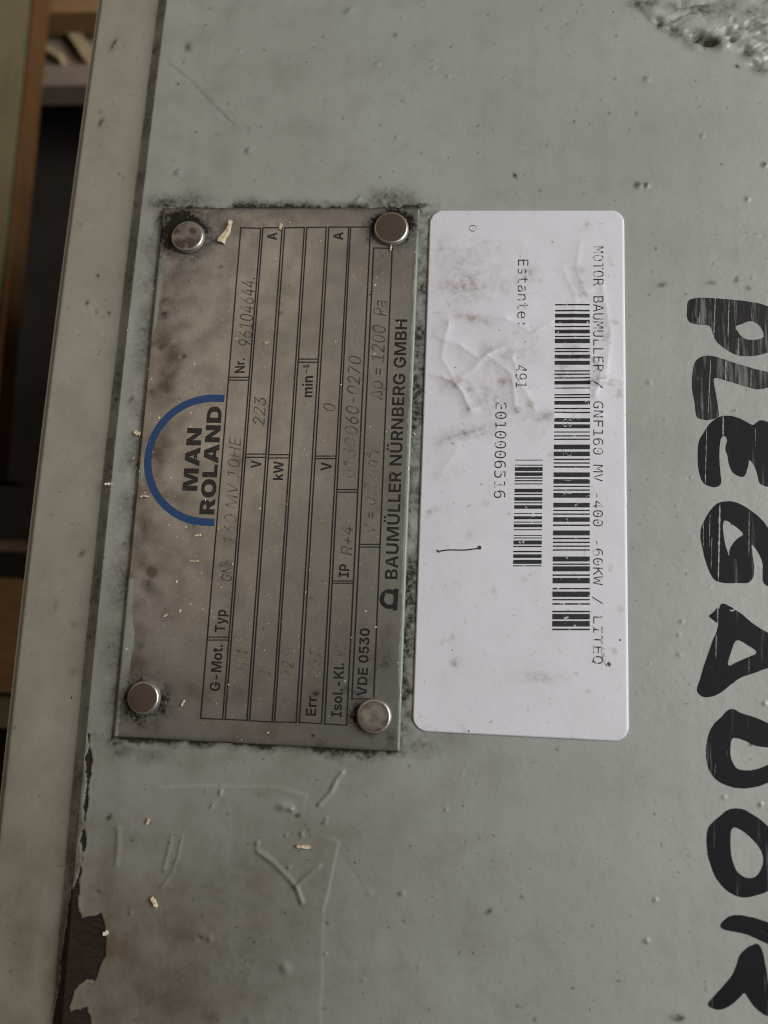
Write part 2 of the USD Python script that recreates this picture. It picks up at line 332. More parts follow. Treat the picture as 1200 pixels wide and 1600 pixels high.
DIRT_SHADE[w] = np.maximum(DIRT_SHADE[w], m * np.clip(-lump * 2.6 - rel2 * 1.6 - 0.62, 0, 0.75))
for q_ in [(1003, 6, 10, .8, 2, 0), (1030, 36, 8, .8, 1.5, -.6), (1055, 50, 9, .8, 2, -.5), (1088, 60, 12, 1.0, 1.6, -.2), (1108, 66, 12, 1.0, 1.5, -.2), (1144, 62, 5, 1.0, 1, 0), (1168, 82, 9, .7, 1.6, -.4), (1186, 105, 10, .7, 1.5, -.4), (1060, 12, 10, .5, 2, 0), (1130, 14, 12, .5, 2, .3), (1178, 22, 10, .5, 2, 0), (1185, 40, 8, .5, 1.5, 0)]: blot(*q_)
for px, py, r, h in [(1090, 58, 7, -.0016), (1104, 64, 8, -.0020), (1113, 66, 6, -.0015), (1144, 62, 4, -.0012), (1135, 50, 6, -.0010), (1028, 34, 5, -.0010), (1050, 46, 5, -.0008), (1165, 80, 7, -.0009), (1183, 100, 8, -.0010), (1010, 4, 8, -.0008)]:
    bump_at(px, py, r, h, 1.3, -.3, 1.0 if h < -.0011 else .5)
for px, py, r, h in [(1085, 72, 6, .0006), (1130, 70, 6, .0007), (1020, 18, 7, .0007), (1175, 92, 6, .0008), (1165, 55, 8, .0006), (1190, 40, 8, .0006)]:
    bump_at(px, py, r, h, 1.8, -.4, 0)

# grime and painted shade: along the bevel, round the nameplate, smudges
plate_px = [(255, 328), (656, 327), (624, 1174), (180, 1151)]
pq = PP(plate_px)
PX0, PX1 = (pq[0, 0] + pq[3, 0]) / 2, (pq[1, 0] + pq[2, 0]) / 2
PY0, PY1 = (pq[2, 1] + pq[3, 1]) / 2, (pq[0, 1] + pq[1, 1]) / 2
ddx = np.maximum(np.maximum(PX0 - XX, XX - PX1), 0); ddy = np.maximum(np.maximum(PY0 - YY, YY - PY1), 0)
dpl = np.hypot(ddx, ddy); nz = fb(XX, YY, 0.006, 41, 4); nz2 = fb(XX, YY, 0.0018, 43, 3)
rightside = (XX > PX1 - 0.001) & (YY < PY1 + 0.002) & (YY > PY0 - 0.002)
leftside = (XX < PX0) & (YY < PY1 + 0.002) & (YY > PY0 - 0.002)
g = np.exp(-dpl / 0.0012) * 0.75 * np.clip(0.75 + 2.4 * nz, 0, 1.3)
g = np.maximum(g, np.where(rightside, np.exp(-(dpl / 0.0062) ** 2) * np.clip(0.78 + 2.4 * nz + 1.6 * nz2, 0, 1.0), 0))
g = np.maximum(g, np.where(leftside, np.exp(-(dpl / 0.0055) ** 2) * np.clip(0.42 + 1.4 * nz, 0, 0.75), 0))  # shadow band left of the plate, painted into the dirt map
below = (YY < PY0) & (XX > PX0 - 0.001) & (XX < PX1 + 0.001)
g = np.maximum(g, np.where(below, np.exp(-((PY0 - YY) / (0.0013 + 0.0030 * np.clip(nz2 + .5 * nz + .12, 0, 1))) ** 2) * 1.5 * np.clip(1.0 + 3.0 * nz, 0, 1), 0))  # crevice below the plate: grime and the plate's shadow painted together
above = (YY > PY1) & (XX > PX0 + 0.004) & (XX < PX1)
g = np.maximum(g, np.where(above, np.exp(-((YY - PY1) / (0.0014 + 0.004 * np.clip(nz + .15, 0, 1))) ** 2) * 1.4 * np.clip(.85 + 2.5 * nz, 0, 1), 0))
DIRT_SHADE = np.maximum(DIRT_SHADE, g)
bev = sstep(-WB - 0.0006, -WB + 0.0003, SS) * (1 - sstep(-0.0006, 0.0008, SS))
DIRT_SHADE = np.maximum(DIRT_SHADE, bev * np.clip(0.25 + 1.2 * nz + 0.6 * nz2, 0.06, 0.7))  # bevel: grime with the shade of its left-facing slope painted in
for px, py, r, a, el, an in [(258, 318, 12, .8, 2.4, 0), (300, 314, 12, .6, 2.4, 0), (612, 316, 18, .8, 2.0, 0), (250, 345, 9, .7, 2, 1.5), (180, 1160, 8, .9, 2, 0), (660, 700, 12, .5, 4, 1.53), (655, 900, 14, .6, 4, 1.53), (640, 318, 10, .7, 1, 0), (205, 625, 5, .9, 1.6, 1.3), (216, 725, 5, .9, 1.4, .6), (198, 850, 6, .7, 1.4, .6), (188, 1035, 4, .7, 1, 0), (173, 1040, 4, .6, 1, 0),
    (190, 1172, 12, .6, 2.2, 0), (235, 1180, 12, .5, 2, 0), (660, 1165, 14, .5, 2, 0), (655, 1000, 10, .5, 1, 0), (171, 748, 4, .9, 1.5, 1.0), (122, 863, 4, .9, 1.5, 1.0), (152, 183, 3, 1.0, 2.6, 1.2), (151, 182, 2.4, 1.0, 2, 1.4), (172, 60, 2.5, 1.0, 3.4, 1.2), (130, 467, 3, .9, 1.4, 1.5), (165, 483, 2.5, .8, 1, 0),
    (133, 1107, 5, .8, 1.2, 0), (112, 1360, 12, .8, 2.5, 1.5), (103, 1430, 12, .9, 3, 1.45), (92, 1520, 14, .9, 3, 1.45), (84, 1600, 14, .9, 3, 1.45), (122, 1290, 9, .6, 3, 1.5), (128, 1210, 8, .5, 3, 1.5), (110, 975, 6, .25, 1.5, 0), (80, 945, 6, .25, 2, 1.5), (107, 1050, 5, .22, 2, 0), (380, 1500, 60, .25, 1.6, .3), (340, 1400, 70, .22, 1.3, .6), (250, 1560, 70, .25, 1, 0), (330, 1590, 10, .6, 1.4, 0), (382, 1595, 8, .5, 1, 0), (700, 1150, 20, .3, 1.8, 0)]:
    blot(px, py, r, a, el, an)
# handling dirt plus painted light falloff, darker to the lower left of the face
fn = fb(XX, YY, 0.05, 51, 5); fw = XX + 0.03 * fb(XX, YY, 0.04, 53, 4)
GRIME_FALLOFF = np.clip(0.65 + 1.4 * fn, 0, 1.2) * (0.15 * sstep(0.10, -0.07, fw) + 0.80 * sstep(0.075, -0.075, fw) * sstep(0.01, -0.12, YY + 0.04 * fb(XX, YY, 0.05, 54, 4)))
GRIME_FALLOFF = GRIME_FALLOFF + 0.10 * np.clip(fb(XX, YY * 0.06, 0.006, 57, 4) * 3, 0, 1) + 0.05 * np.clip(fb(XX * .3, YY, 0.02, 58, 4) * 4, 0, 1)
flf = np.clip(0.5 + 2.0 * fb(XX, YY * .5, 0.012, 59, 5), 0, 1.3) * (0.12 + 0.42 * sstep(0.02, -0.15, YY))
GRIME_FALLOFF = np.where(SS > -0.0005, GRIME_FALLOFF, flf)
# chipped paint at the bevel: bare dark iron
chips = [Polygon(PP([(118, 1390), (122, 1372), (124, 1400), (128, 1434), (144, 1430), (159, 1425), (165, 1440), (169, 1465), (167, 1490), (158, 1510), (150, 1535), (135, 1530), (117, 1550), (112, 1575), (125, 1573), (137, 1567), (144, 1585), (145, 1690), (62, 1690), (72, 1600), (84, 1540), (93, 1475), (101, 1425), (110, 1390)])).buffer(-0.00035),
         LineString(PP([(138, 1148), (141, 1190), (138, 1215), (134, 1260), (131, 1300), (130, 1330), (125, 1362), (118, 1392)])).buffer(0.00042),
         LineString(PP([(139, 1180), (137, 1205)])).buffer(0.0007)]
cg = unary_union(chips)
w = np.s_[:np.searchsorted(yv, P(140, 1120)[0, 1]), :np.searchsorted(sv, 0.022)]
sd = signed(cg, XX[w], YY[w]) * 1000 + 2.4 * fb(XX[w], YY[w], 0.0045, 61, 5) + 0.9 * fb(XX[w], YY[w], 0.0012, 62, 2)
CHIP[w] = np.clip(sd, -1, 1)
HH[w] -= 0.00022 * sstep(-0.1, 0.15, sd) - 0.00012 * np.exp(-((sd + 0.35) / 0.25) ** 2)
white = Point(*P(163, 1459)[0]).buffer(0.0008)
ny, nx = HH.shape
def strip_mesh(i0, i1):
    V = np.stack([XX[:, i0:i1], YY[:, i0:i1], HH[:, i0:i1]], -1).reshape(-1, 3)
    n_ = i1 - i0; a = (np.arange(ny - 1)[:, None] * n_ + np.arange(n_ - 1)).ravel()
    Fc = np.concatenate([np.stack([a, a + 1, a + n_ + 1], 1), np.stack([a, a + n_ + 1, a + n_], 1)])
    return trimesh.Trimesh(V, Fc, process=False), dict(film=GRIME_FALLOFF[:, i0:i1].ravel(), dirt=DIRT_SHADE[:, i0:i1].ravel(), chip=CHIP[:, i0:i1].ravel())
def height(x, y):
    s = np.asarray(x) - xe(np.asarray(y))
    i = np.interp(s, sv, np.arange(nx)); j = (np.asarray(y) - yv[0]) / G
    return map_coordinates(HH, [j, i], order=1, mode='nearest')

motor = thing('motor_housing', 'grey green electric motor housing with bumpy thick paint and chipped edge', 'electric motor')
iz = int(np.searchsorted(sv, -WB))
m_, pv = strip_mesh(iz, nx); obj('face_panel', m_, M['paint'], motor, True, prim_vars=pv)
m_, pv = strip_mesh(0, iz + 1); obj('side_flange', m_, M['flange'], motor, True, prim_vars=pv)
# the casting below the flange
yy = yv[::20]; xo = xe(yy) - w_out
ZB = -0.21
ring = [np.stack([xo + off, yy, np.full_like(yy, z)], 1) for off, z in ((0.0001, ZF - 0.00115), (0.0002, -0.014), (0.010, -0.016), (0.011, ZB))]
V = np.concatenate(ring); k = len(yy); fs = []
for r in range(3):
    a = r * k + np.arange(k - 1); fs += [np.stack([a, a + k, a + k + 1], 1), np.stack([a, a + k + 1, a + 1], 1)]
obj('side_wall', trimesh.Trimesh(V, np.concatenate(fs), process=False), M['flange'], motor, False, prim_vars=dict(film=np.zeros(len(V)), dirt=np.full(len(V), .5), chip=np.full(len(V), -1.)))

# ------------------------------------------------------------------ print: polygons laid on a relief
FD = glob.glob('/opt/blender-*/*/datafiles/fonts')[0]
def font(kind, wght=700):
    f = ImageFont.truetype(FD + ('/DejaVuSansMono.woff2' if kind == 'mono' else '/Inter.woff2'), 160)
    if kind != 'mono':
        try:
            ax = f.get_variation_axes()
            f.set_variation_by_axes([wght if 'eig' in str(a.get('name')) else a.get('default', 14) for a in ax])
        except Exception:
            pass
    return f
_capcache = {}
def glyphs(text, kind='sans', wght=700, thin=0.0):
    """shapely outline with capitals 1 high, baseline at 0, starting at 0"""
    f = font(kind, wght)
    cap = -f.getbbox('H', anchor='ls')[1]
    x0, y0, x1, y1 = f.getbbox(text, anchor='ls')
    W, Hh = x1 - x0 + 8, y1 - y0 + 8
    im = Image.new('L', (W, Hh)); ImageDraw.Draw(im).text((4 - x0, 4 - y0), text, 255, f, anchor='ls')
    on = np.pad(np.asarray(im) > 127, ((0, 0), (1, 1))).astype(np.int8)
    rows, st = np.nonzero(np.diff(on, axis=1) == 1); en = np.nonzero(np.diff(on, axis=1) == -1)[1]
    sh = unary_union(shapely.box(st, -rows - 1, en, -rows)).buffer(0.8).buffer(-0.8 - thin).simplify(0.8)
    return affinity.affine_transform(sh, [1 / cap, 0, 0, 1 / cap, -4 / cap, (4 - y0) / cap])
def place(shape, p0, p1, capm):
    """lays an outline so that it runs from p0 to p1 (metres) with capitals capm tall"""
    b = shape.bounds; d = np.subtract(p1, p0); L = np.hypot(*d); u = d / L; v = np.array([-u[1], u[0]])
    su = L / (b[2] - b[0])
    A = affinity.translate(shape, -b[0], 0)
    return affinity.affine_transform(A, [u[0] * su, v[0] * capm, u[1] * su, v[1] * capm, p0[0], p0[1]])
def polys(g):
    return [p for p in getattr(g, 'geoms', [g]) if isinstance(p, Polygon) and p.area > 1e-12]
def sheet(g, hf, off, size=None):
    ms = []
    for p in polys(g):
        v, f = trimesh.creation.triangulate_polygon(p, engine='earcut')
        if len(f) == 0: continue
        v = np.column_stack([v, np.zeros(len(v))])
        a = np.cross(v[f[:, 1]] - v[f[:, 0]], v[f[:, 2]] - v[f[:, 0]])[:, 2]; f = np.where((a < 0)[:, None], f[:, ::-1], f)
        if size: v, f = trimesh.remesh.subdivide_to_size(v, f, size)
        ms.append(trimesh.Trimesh(v, f, process=False))
    m = trimesh.util.concatenate(ms); v = np.array(m.vertices); v[:, 2] = hf(v[:, 0], v[:, 1]) + off
    return trimesh.Trimesh(v, m.faces, process=False)

# ------------------------------------------------------------------ marker letters on the paint
def smooth_closed(pts, it=2):
    q = np.asarray(pts, float)
    for _ in range(it):
        n_ = np.roll(q, -1, 0); q = np.stack([.75 * q + .25 * n_, .25 * q + .75 * n_], 1).reshape(-1, 2)
    return q
def zoomed(y0, pts):                                        # outlines were measured at 8 times the size, from (1050, y0)
    a = np.asarray(pts, float); return np.stack([1050 + a[:, 0] / 8, y0 + a[:, 1] / 8], 1)
LET = {
 'P': (450, [[(190, 170), (250, 130), (380, 118), (540, 128), (800, 150), (1000, 175), (1130, 200), (1240, 250), (1420, 330), (1500, 480), (1450, 640), (1330, 760), (1200, 810), (1060, 848), (900, 858), (780, 830), (660, 760), (560, 680), (510, 580), (485, 465), (350, 460), (225, 440), (185, 380), (190, 280)],
              [(780, 480), (870, 455), (985, 402), (1090, 460), (1140, 540), (1155, 620), (1060, 648), (930, 650), (840, 580)]]),
 'L': (450, [[(270, 950), (320, 880), (400, 842), (500, 848), (620, 880), (760, 930), (960, 990), (1180, 1050), (1400, 1080), (1500, 1130), (1450, 1200), (1250, 1230), (1090, 1278), (960, 1245), (800, 1195), (680, 1160), (505, 1105), (540, 1260), (575, 1480), (590, 1600), (570, 1625), (440, 1655), (340, 1640), (300, 1600), (285, 1440), (255, 1300), (250, 1180)]]),
 'E': (630, [[(590, 160), (700, 152), (820, 178), (930, 230), (1010, 285), (1060, 235), (1120, 205), (1200, 235), (1330, 300), (1420, 480), (1420, 800), (1380, 1000), (1270, 1050), (1150, 1040), (1085, 1000), (1070, 900), (1030, 780), (965, 690), (950, 790), (920, 900), (880, 932), (760, 880), (715, 770), (690, 640), (660, 560), (700, 440), (640, 400), (600, 470), (590, 650), (600, 850), (625, 1000), (560, 1055), (440, 1035), (375, 980), (340, 880), (318, 720), (325, 480), (400, 360), (470, 250)]]),
 'G': (760, [[(620, 190), (730, 182), (850, 215), (990, 300), (1110, 400), (1200, 510), (1330, 700), (1400, 960), (1370, 1200), (1300, 1290), (1180, 1245), (1130, 1190), (1140, 980), (1100, 860), (1040, 770), (985, 710), (1010, 860), (1030, 1020), (1020, 1140), (960, 1215), (820, 1208), (680, 1212), (560, 1195), (490, 1120), (430, 980), (390, 820), (355, 640), (358, 530), (400, 430), (470, 310), (540, 225)],
              [(650, 412), (760, 470), (900, 590), (880, 615), (820, 650), (770, 700), (715, 790), (718, 890), (680, 780), (645, 640), (635, 500)]]),
 'A': (920, [[(590, 200), (640, 175), (740, 225), (780, 258), (870, 310), (980, 410), (1110, 500), (1240, 570), (1380, 700), (1480, 850), (1400, 930), (1200, 990), (1000, 1060), (850, 1110), (740, 1190), (640, 1280), (520, 1350), (390, 1362), (315, 1300), (310, 1240), (370, 1060), (440, 840), (520, 620), (585, 470)],
              [(800, 620), (930, 690), (1090, 800), (950, 855), (820, 910), (680, 985), (740, 780)]]),
 'D': (1090, [[(620, 240), (690, 155), (770, 132), (860, 200), (1030, 240), (1210, 320), (1400, 420), (1500, 620), (1480, 850), (1340, 1010), (1200, 1070), (1000, 1130), (850, 1138), (700, 1110), (560, 1040), (470, 930), (430, 790), (422, 640), (450, 470), (500, 350)],
              [(745, 488), (900, 530), (1010, 590), (1100, 618), (1240, 625), (1310, 700), (1290, 800), (1180, 850), (1030, 905), (900, 912), (800, 885), (745, 790), (725, 640)]]),
 'O': (1240, [[(600, 280), (690, 200), (810, 178), (920, 200), (1040, 280), (1140, 350), (1300, 500), (1420, 700), (1430, 950), (1330, 1140), (1200, 1225), (1050, 1280), (900, 1302), (770, 1270), (640, 1180), (550, 1060), (490, 920), (450, 780), (432, 640), (430, 480), (480, 380)],
              [(750, 412), (850, 440), (1000, 560), (1100, 680), (1150, 800), (1120, 950), (1040, 1050), (940, 1060), (840, 1010), (770, 900), (730, 720), (728, 540)]]),
 'R': (1400, [[(580, 375), (690, 260), (800, 232), (930, 245), (1100, 295), (1300, 360), (1480, 450), (1500, 620), (1380, 680), (1200, 605), (1080, 545), (950, 485), (820, 450), (660, 430)],
              ]),
}
R2 = (1400, [(430, 1355), (560, 1210), (720, 1040), (800, 900), (840, 740), (940, 640), (1070, 585), (1110, 640), (1150, 740), (1190, 1000), (1240, 1300), (1300, 1480), (1230, 1510), (1120, 1470), (1010, 1370), (940, 1250), (905, 1195), (800, 1320), (690, 1395), (590, 1425), (500, 1410)])
streaks = [(450, 520, 690, 545, 30, 10), (450, 715, 140, 700, 640, 10), (450, 835, 610, 835, 850, 10), (450, 488, 850, 450, 1640, 9), (450, 675, 890, 672, 1170, 13), (450, 990, 1010, 985, 1260, 9), (450, 1005, 170, 990, 400, 6), (450, 345, 300, 345, 460, 9),
           (630, 640, 150, 640, 430, 14), (630, 436, 300, 415, 1040, 10), (630, 1045, 290, 1045, 560, 6), (760, 600, 190, 580, 1190, 18), (760, 478, 310, 465, 780, 8), (760, 392, 440, 392, 780, 8), (760, 965, 290, 962, 880, 8), (760, 500, 600, 490, 1040, 7),
           (920, 572, 200, 572, 470, 12), (920, 555, 560, 548, 880, 10), (920, 965, 860, 960, 1060, 8), (1090, 545, 820, 530, 1010, 6), (1090, 692, 660, 683, 750, 5)]
slits = []
for y0, xa, ya, xb, yb, wd in streaks:
    q = PP(zoomed(y0, [(xa, ya), (xb, yb)])); t = np.linspace(0, 1, 24)[:, None]; line = q[0] + (q[1] - q[0]) * t
    wv = wd / 8 * mmpx(1130, y0 + 80) * 0.5 * (0.6 + 0.9 * rng.random(24)) * np.minimum(1, 6 * np.minimum(t[:, 0], 1 - t[:, 0]) + .25)
    slits.append(Polygon(np.concatenate([line + np.stack([wv, 0 * wv], 1), (line - np.stack([wv * rng.uniform(.6, 1.2, 24), 0 * wv], 1))[::-1]])).buffer(0))
slits = unary_union(slits)
def wobble(q, amp=0.00012):
    return q + np.stack([fb(q[:, 0], q[:, 1], 0.0012, 71, 3), fb(q[:, 0], q[:, 1], 0.0012, 72, 3)], 1) * amp * 2
names = 'PLEGADOR'; prev = None
for ch in names:
    y0, loops = LET[ch]
    rings = [wobble(smooth_closed(PP(zoomed(y0, l)))) for l in loops]
    pg = Polygon(rings[0], rings[1:2] if len(rings) > 1 else None).buffer(0)
    if ch == 'R':
        pg = unary_union([pg, Polygon(wobble(smooth_closed(PP(zoomed(*R2))))).buffer(0)])
    if ch == 'A':
        pg = unary_union([pg, Polygon(PP(zoomed(920, [(455, 340), (520, 290), (560, 240), (590, 250), (590, 440), (545, 415)]))).buffer(0)]).difference(LineString(PP(zoomed(920, [(730, 268), (760, 275), (790, 250), (830, 262)]))).buffer(0.0002))
    pg = pg.difference(slits)
    if prev is not None: pg = pg.difference(prev)
    prev = pg.buffer(0.00003)
    obj('marker_letter', sheet(pg, height, 0.00005, 0.0009), M['marker_fade'] if ch in 'PL' else M['marker'], motor, True, label=f'hand drawn black marker letter {ch}')

# ------------------------------------------------------------------ nameplate
TP = 0.0011
plate = thing('nameplate', 'brownish worn metal rating plate with printed table held by four rivets', 'nameplate')
kx, ky = np.meshgrid(np.arange(PX0, PX1 + 1e-9, (PX1 - PX0) / 190), np.arange(PY0, PY1 + 1e-9, (PY1 - PY0) / 380))
def plate_h(x, y):
    e = np.minimum(np.minimum(x - PX0, PX1 - x), np.minimum(y - PY0, PY1 - y))
    return TP - 0.00028 * np.exp(-np.maximum(e, 0) / 0.0004) + 0.00034 * fb(x, y, 0.045, 81, 2) + 0.00005 * fb(x, y, 0.012, 82, 2)
pz = plate_h(kx, ky)
ZT = TP
rv_px = [(292, 368, 24), (611, 355, 24.5), (222.5, 1090.5, 26), (584, 1119.5, 27.5)]
RH = 0.0016
rv = [(P(a, b, TP + RH)[0], r * mmpx(a, b, TP + RH)) for a, b, r in rv_px]
pd = np.zeros_like(kx); pb = np.zeros_like(kx); n1 = fb(kx, ky, 0.007, 83, 4); n2 = fb(kx, ky, 0.0025, 84, 3)
for (c, r), am, ox, oy, ext in zip(rv, (1.9, 1.5, 1.6, 1.2), (-.0012, .0004, .001, -.001), (.001, .001, -.0005, .0008), (.0088, .0050, .0062, .0050)):
    dd = np.hypot(kx - c[0] - ox, ky - c[1] - oy) - r
    pd = np.maximum(pd, am * np.exp(-np.maximum(dd, 0) / (ext * .55)) * np.clip(.85 + 1.9 * n1 + .8 * n2, .1, 1.2) * (dd < 0.02))
def pblot(arr, px, py, rpx, am, el=1.0, an=0.0):
    x, y = P(px, py, TP)[0]; r = rpx * mmpx(px, py, TP); dx, dy = kx - x, ky - y
    a, b = dx * math.cos(an) + dy * math.sin(an), -dx * math.sin(an) + dy * math.cos(an)
    np.maximum(arr, am * np.exp(-((a / (r * el)) ** 2 + (b / r) ** 2)) * np.clip(1 + 1.5 * n1 + n2, 0, 1.3), out=arr)
for a in [(300, 350, 40, .5, 1.5, 0), (262, 470, 28, .75, 2.5, 1.5), (265, 590, 28, .8, 2.8, 1.5), (245, 700, 30, .85, 2.5, 1.5), (290, 640, 30, .5, 1.5, 1), (225, 830, 16, .7, 2, 1.5), (238, 893, 12, 1.3, 1, 0), (300, 1080, 22, .6, 1.2, 0), (240, 1125, 30, .7, 1.4, 0), (380, 345, 40, .6, 2.5, 0), (480, 340, 30, .45, 3, 0), (600, 420, 24, .4, 1, 0),
          (595, 1010, 18, .9, 2.2, 1.1), (575, 1065, 14, .7, 1.5, 1), (545, 1140, 22, .6, 1.5, 0), (600, 1150, 18, .6, 2, 0), (368, 835, 14, .45, 3, 1.5), (372, 730, 14, .4, 2.5, 1.5), (540, 710, 14, .35, 3, 1.5), (440, 950, 60, .2, 1.3, 1), (610, 760, 9, .5, 6, 1.53), (632, 640, 8, .5, 6, 1.53)]:
    pblot(pb, *a)
for a in [(257, 470, 6, .8), (258, 492, 6, .9), (251, 543, 4, .8), (288, 557, 3, .8), (345, 417, 4, .7), (237, 612, 4, .6), (215, 945, 9, .5, 2, 1.2), (220, 1010, 8, .5, 1, 0), (230, 915, 10, .6), (348, 882, 3.5, .9, 2.2, .4), (358, 884, 3.5, .9, 1.3), (411, 982, 2.6, .9), (489, 1150, 4, .9), (438, 489, 3, .9), (487, 935, 4, .5), (600, 1035, 16, .8, 1.8, 1.2), (557, 1085, 14, .8, 1.6, 1.4), (612, 1150, 14, .6, 1.6, 1.5), (580, 1158, 12, .6, 2, 0), (634, 350, 14, .6, 1.6, 1.5), (600, 395, 12, .6, 1.6, 0), (540, 1080, 8, .8, 1.5, 1.5), (493, 1084, 5, .9, 1.6, .5), (547, 1078, 4, .8), (560, 1150, 10, .5, 2, 0), (577, 375, 10, .6, 1.3, 1.5), (260, 340, 14, 1.0), (324, 338, 10, .9), (250, 400, 8, .7)]:
    pblot(pd, *a)
etop = PY1 - ky; ebot = ky - PY0; elef = kx - PX0; erig = PX1 - kx
pd = np.maximum(pd, .95 * np.exp(-etop / .0016) * np.clip(.75 + 2.2 * n1, 0, 1)); pd = np.maximum(pd, .6 * np.exp(-erig / .0022) * np.clip(.3 + 2.5 * n1, 0, 1) * (kx < PX1 - .0008)); pd = np.maximum(pd, .8 * np.exp(-ebot / .0013) * np.clip(.4 + 2.5 * n1, 0, 1))
pb = np.maximum(pb, np.clip(.55 + 1.2 * n1, 0, 1) * sstep(.030, .0, elef)); pb = np.maximum(pb, np.clip(.42 + 1.0 * n1, 0, 1) * sstep(.06, .0, ebot)); pb = np.maximum(pb, .6 * np.exp(-etop / .005)); pb = np.maximum(pb, .5 * np.exp(-elef / .012) * (ky > P(200, 950, TP)[0, 1]))
# paint of the housing lapping over the plate's edges
pp = np.full_like(kx, -1.0)
lap = Polygon(PP([(150, 1170), (184, 1165), (188, 1100), (202, 1062), (209, 1000), (207, 960), (209, 905), (200, 905), (196, 850), (150, 900)], TP)).buffer(0)
lap2 = Polygon(PP([(240, 398), (257, 402), (254, 430), (249, 470), (245, 500), (240, 520), (225, 560), (230, 420)], TP)).buffer(0)
laps = unary_union([lap, lap2, LineString(PP([(231, 690), (222, 745)], TP)).buffer(.0005), LineString(PP([(656, 330), (650, 440), (646, 520), (641, 640), (634, 830), (628, 1000), (624, 1174)], TP)).buffer(.0006)])
pp = np.clip(signed(laps, kx, ky) * 1000 + 1.3 * fb(kx, ky, .006, 85, 4) + .6 * fb(kx, ky, .0018, 86, 2), -1, 1)
ny2, nx2 = kx.shape; a = (np.arange(ny2 - 1)[:, None] * nx2 + np.arange(nx2 - 1)).ravel()
V = np.stack([kx, ky, pz], -1).reshape(-1, 3); Fc = np.concatenate([np.stack([a, a + 1, a + nx2 + 1], 1), np.stack([a, a + nx2 + 1, a + nx2], 1)])
bd = np.concatenate([np.arange(nx2), (np.arange(1, ny2)) * nx2 + nx2 - 1, (ny2 - 1) * nx2 + np.arange(nx2 - 2, -1, -1), np.arange(ny2 - 2, 0, -1) * nx2])
low = V[bd].copy(); cxy = np.array([(PX0 + PX1) / 2, (PY0 + PY1) / 2]); low[:, :2] += np.sign(low[:, :2] - cxy) * 0.00003; low[:, 2] = -0.0004
nb = len(bd); ids = len(V) + np.arange(nb); nxt = np.roll(np.arange(nb), -1)
Fc = np.concatenate([Fc, np.stack([bd, ids, ids[nxt]], 1), np.stack([bd, ids[nxt], bd[nxt]], 1)])
ext = lambda q, s: np.concatenate([q.ravel(), q.ravel()[bd] * 0 + s])
obj('plate', trimesh.Trimesh(np.concatenate([V, low]), Fc, process=False), M['plate'], plate, 40 if False else True, prim_vars=dict(dirt=ext(pd, .1), brown=ext(pb, .2), paint=np.concatenate([pp.ravel(), np.maximum(pp.ravel()[bd], .3 * (low[:, 0] > PX1 - .0001) - .2)])))
# rivets: turned heads with a rounded arris
for i, (c, r) in enumerate(rv):
    prof = np.array([(0, RH + .00012), (r * .45, RH + .0001), (r * .86, RH + .00002), (r * .955, RH - .0002), (r, RH - .0005), (r * 1.005, RH * .45), (r * 1.05, .00008), (r * 1.06, -.0003)])
    th = np.linspace(0, 2 * np.pi, 65)[:-1]
    V = np.concatenate([[[0, 0, prof[0, 1]]]] + [np.stack([q * np.cos(th), q * np.sin(th), np.full(64, z)], 1) for q, z in prof[1:]])
    V[:, :2] += c; V[:, 2] += TP + 0.00022 * fb(V[:, 0], V[:, 1], .004, 90 + i, 3) + (V[:, 0] - c[0]) * (.03, -.02, .012, .035)[i] + (V[:, 1] - c[1]) * (-.03, .025, -.01, -.03)[i]
    fs = [[0, 1 + k, 1 + (k + 1) % 64] for k in range(64)]
    for r_ in range(len(prof) - 2):
        for k in range(64):
            p_, q_ = 1 + r_ * 64 + k, 1 + r_ * 64 + (k + 1) % 64; fs += [[p_, p_ + 64, q_ + 64], [p_, q_ + 64, q_]]
    rr = np.hypot(V[:, 0] - c[0], V[:, 1] - c[1])
    amt = (1.0 + .9 * fb(V[:, 0], V[:, 1], .002, 95, 3), 1.35, 1.35, 1.0 + .3 * np.sin(rr / r * 40) + .5 * fb(V[:, 0], V[:, 1], .003, 96, 2))[i]
    dd = np.where(rr < r * .9, amt, .08) + np.where(rr > r * 1.03, 1.0, 0)
    obj('rivet', trimesh.Trimesh(V, np.array(fs), process=False), M['rivet'], plate, 50 if False else True, prim_vars=dict(dirt=dd))

# printed table
HP = lambda x, y: plate_h(x, y)
lines = [((376.5, 356), (313.7, 1122.5)), ((407.5, 357), (348, 1124)), ((411, 356), (352, 1124)), ((441, 356), (386, 1125.5)), ((445, 356), (390, 1126)), ((475.7, 355.5), (425.5, 1128)), ((479.5, 355.5), (429.2, 1128)), ((510, 355), (463, 1128.7)),
         ((514, 355), (468, 1128.7)), ((545, 355), (502.5, 1130.5)), ((548, 355), (507.5, 1131)), ((579, 355), (541.7, 1133)), ((584, 387.5), (550, 1092)), ((613, 388), (584, 1092))]
lw = 1.9
segs = [(a, b) for a, b in lines]
at = lambda i, y: (lines[i][0][0] + (lines[i][1][0] - lines[i][0][0]) * (y - lines[i][0][1]) / (lines[i][1][1] - lines[i][0][1]), y)
for row in range(7):
    i, j = 2 * row, 2 * row + 1
    segs += [(lines[i][0], lines[j][0]), (lines[i][1], lines[j][1])]
for row, ys in {0: (995.5, 1000, 589.5, 594), 1: (709.5, 714.5), 2: (710.5, 715.5), 3: (561, 565.8), 4: (712.7, 716.7), 5: (765, 769.2, 907.8, 911.2), 6: (850.5, 854.8)}.items():
    for y in ys: segs.append((at(2 * row, y), at(2 * row + 1, y)))
gap = unary_union([LineString(PP([at(2 * r, y0_ + .9), at(2 * r, y1_ - .9)], TP)).buffer(.0001) for r, y0_, y1_ in ()]) if False else None
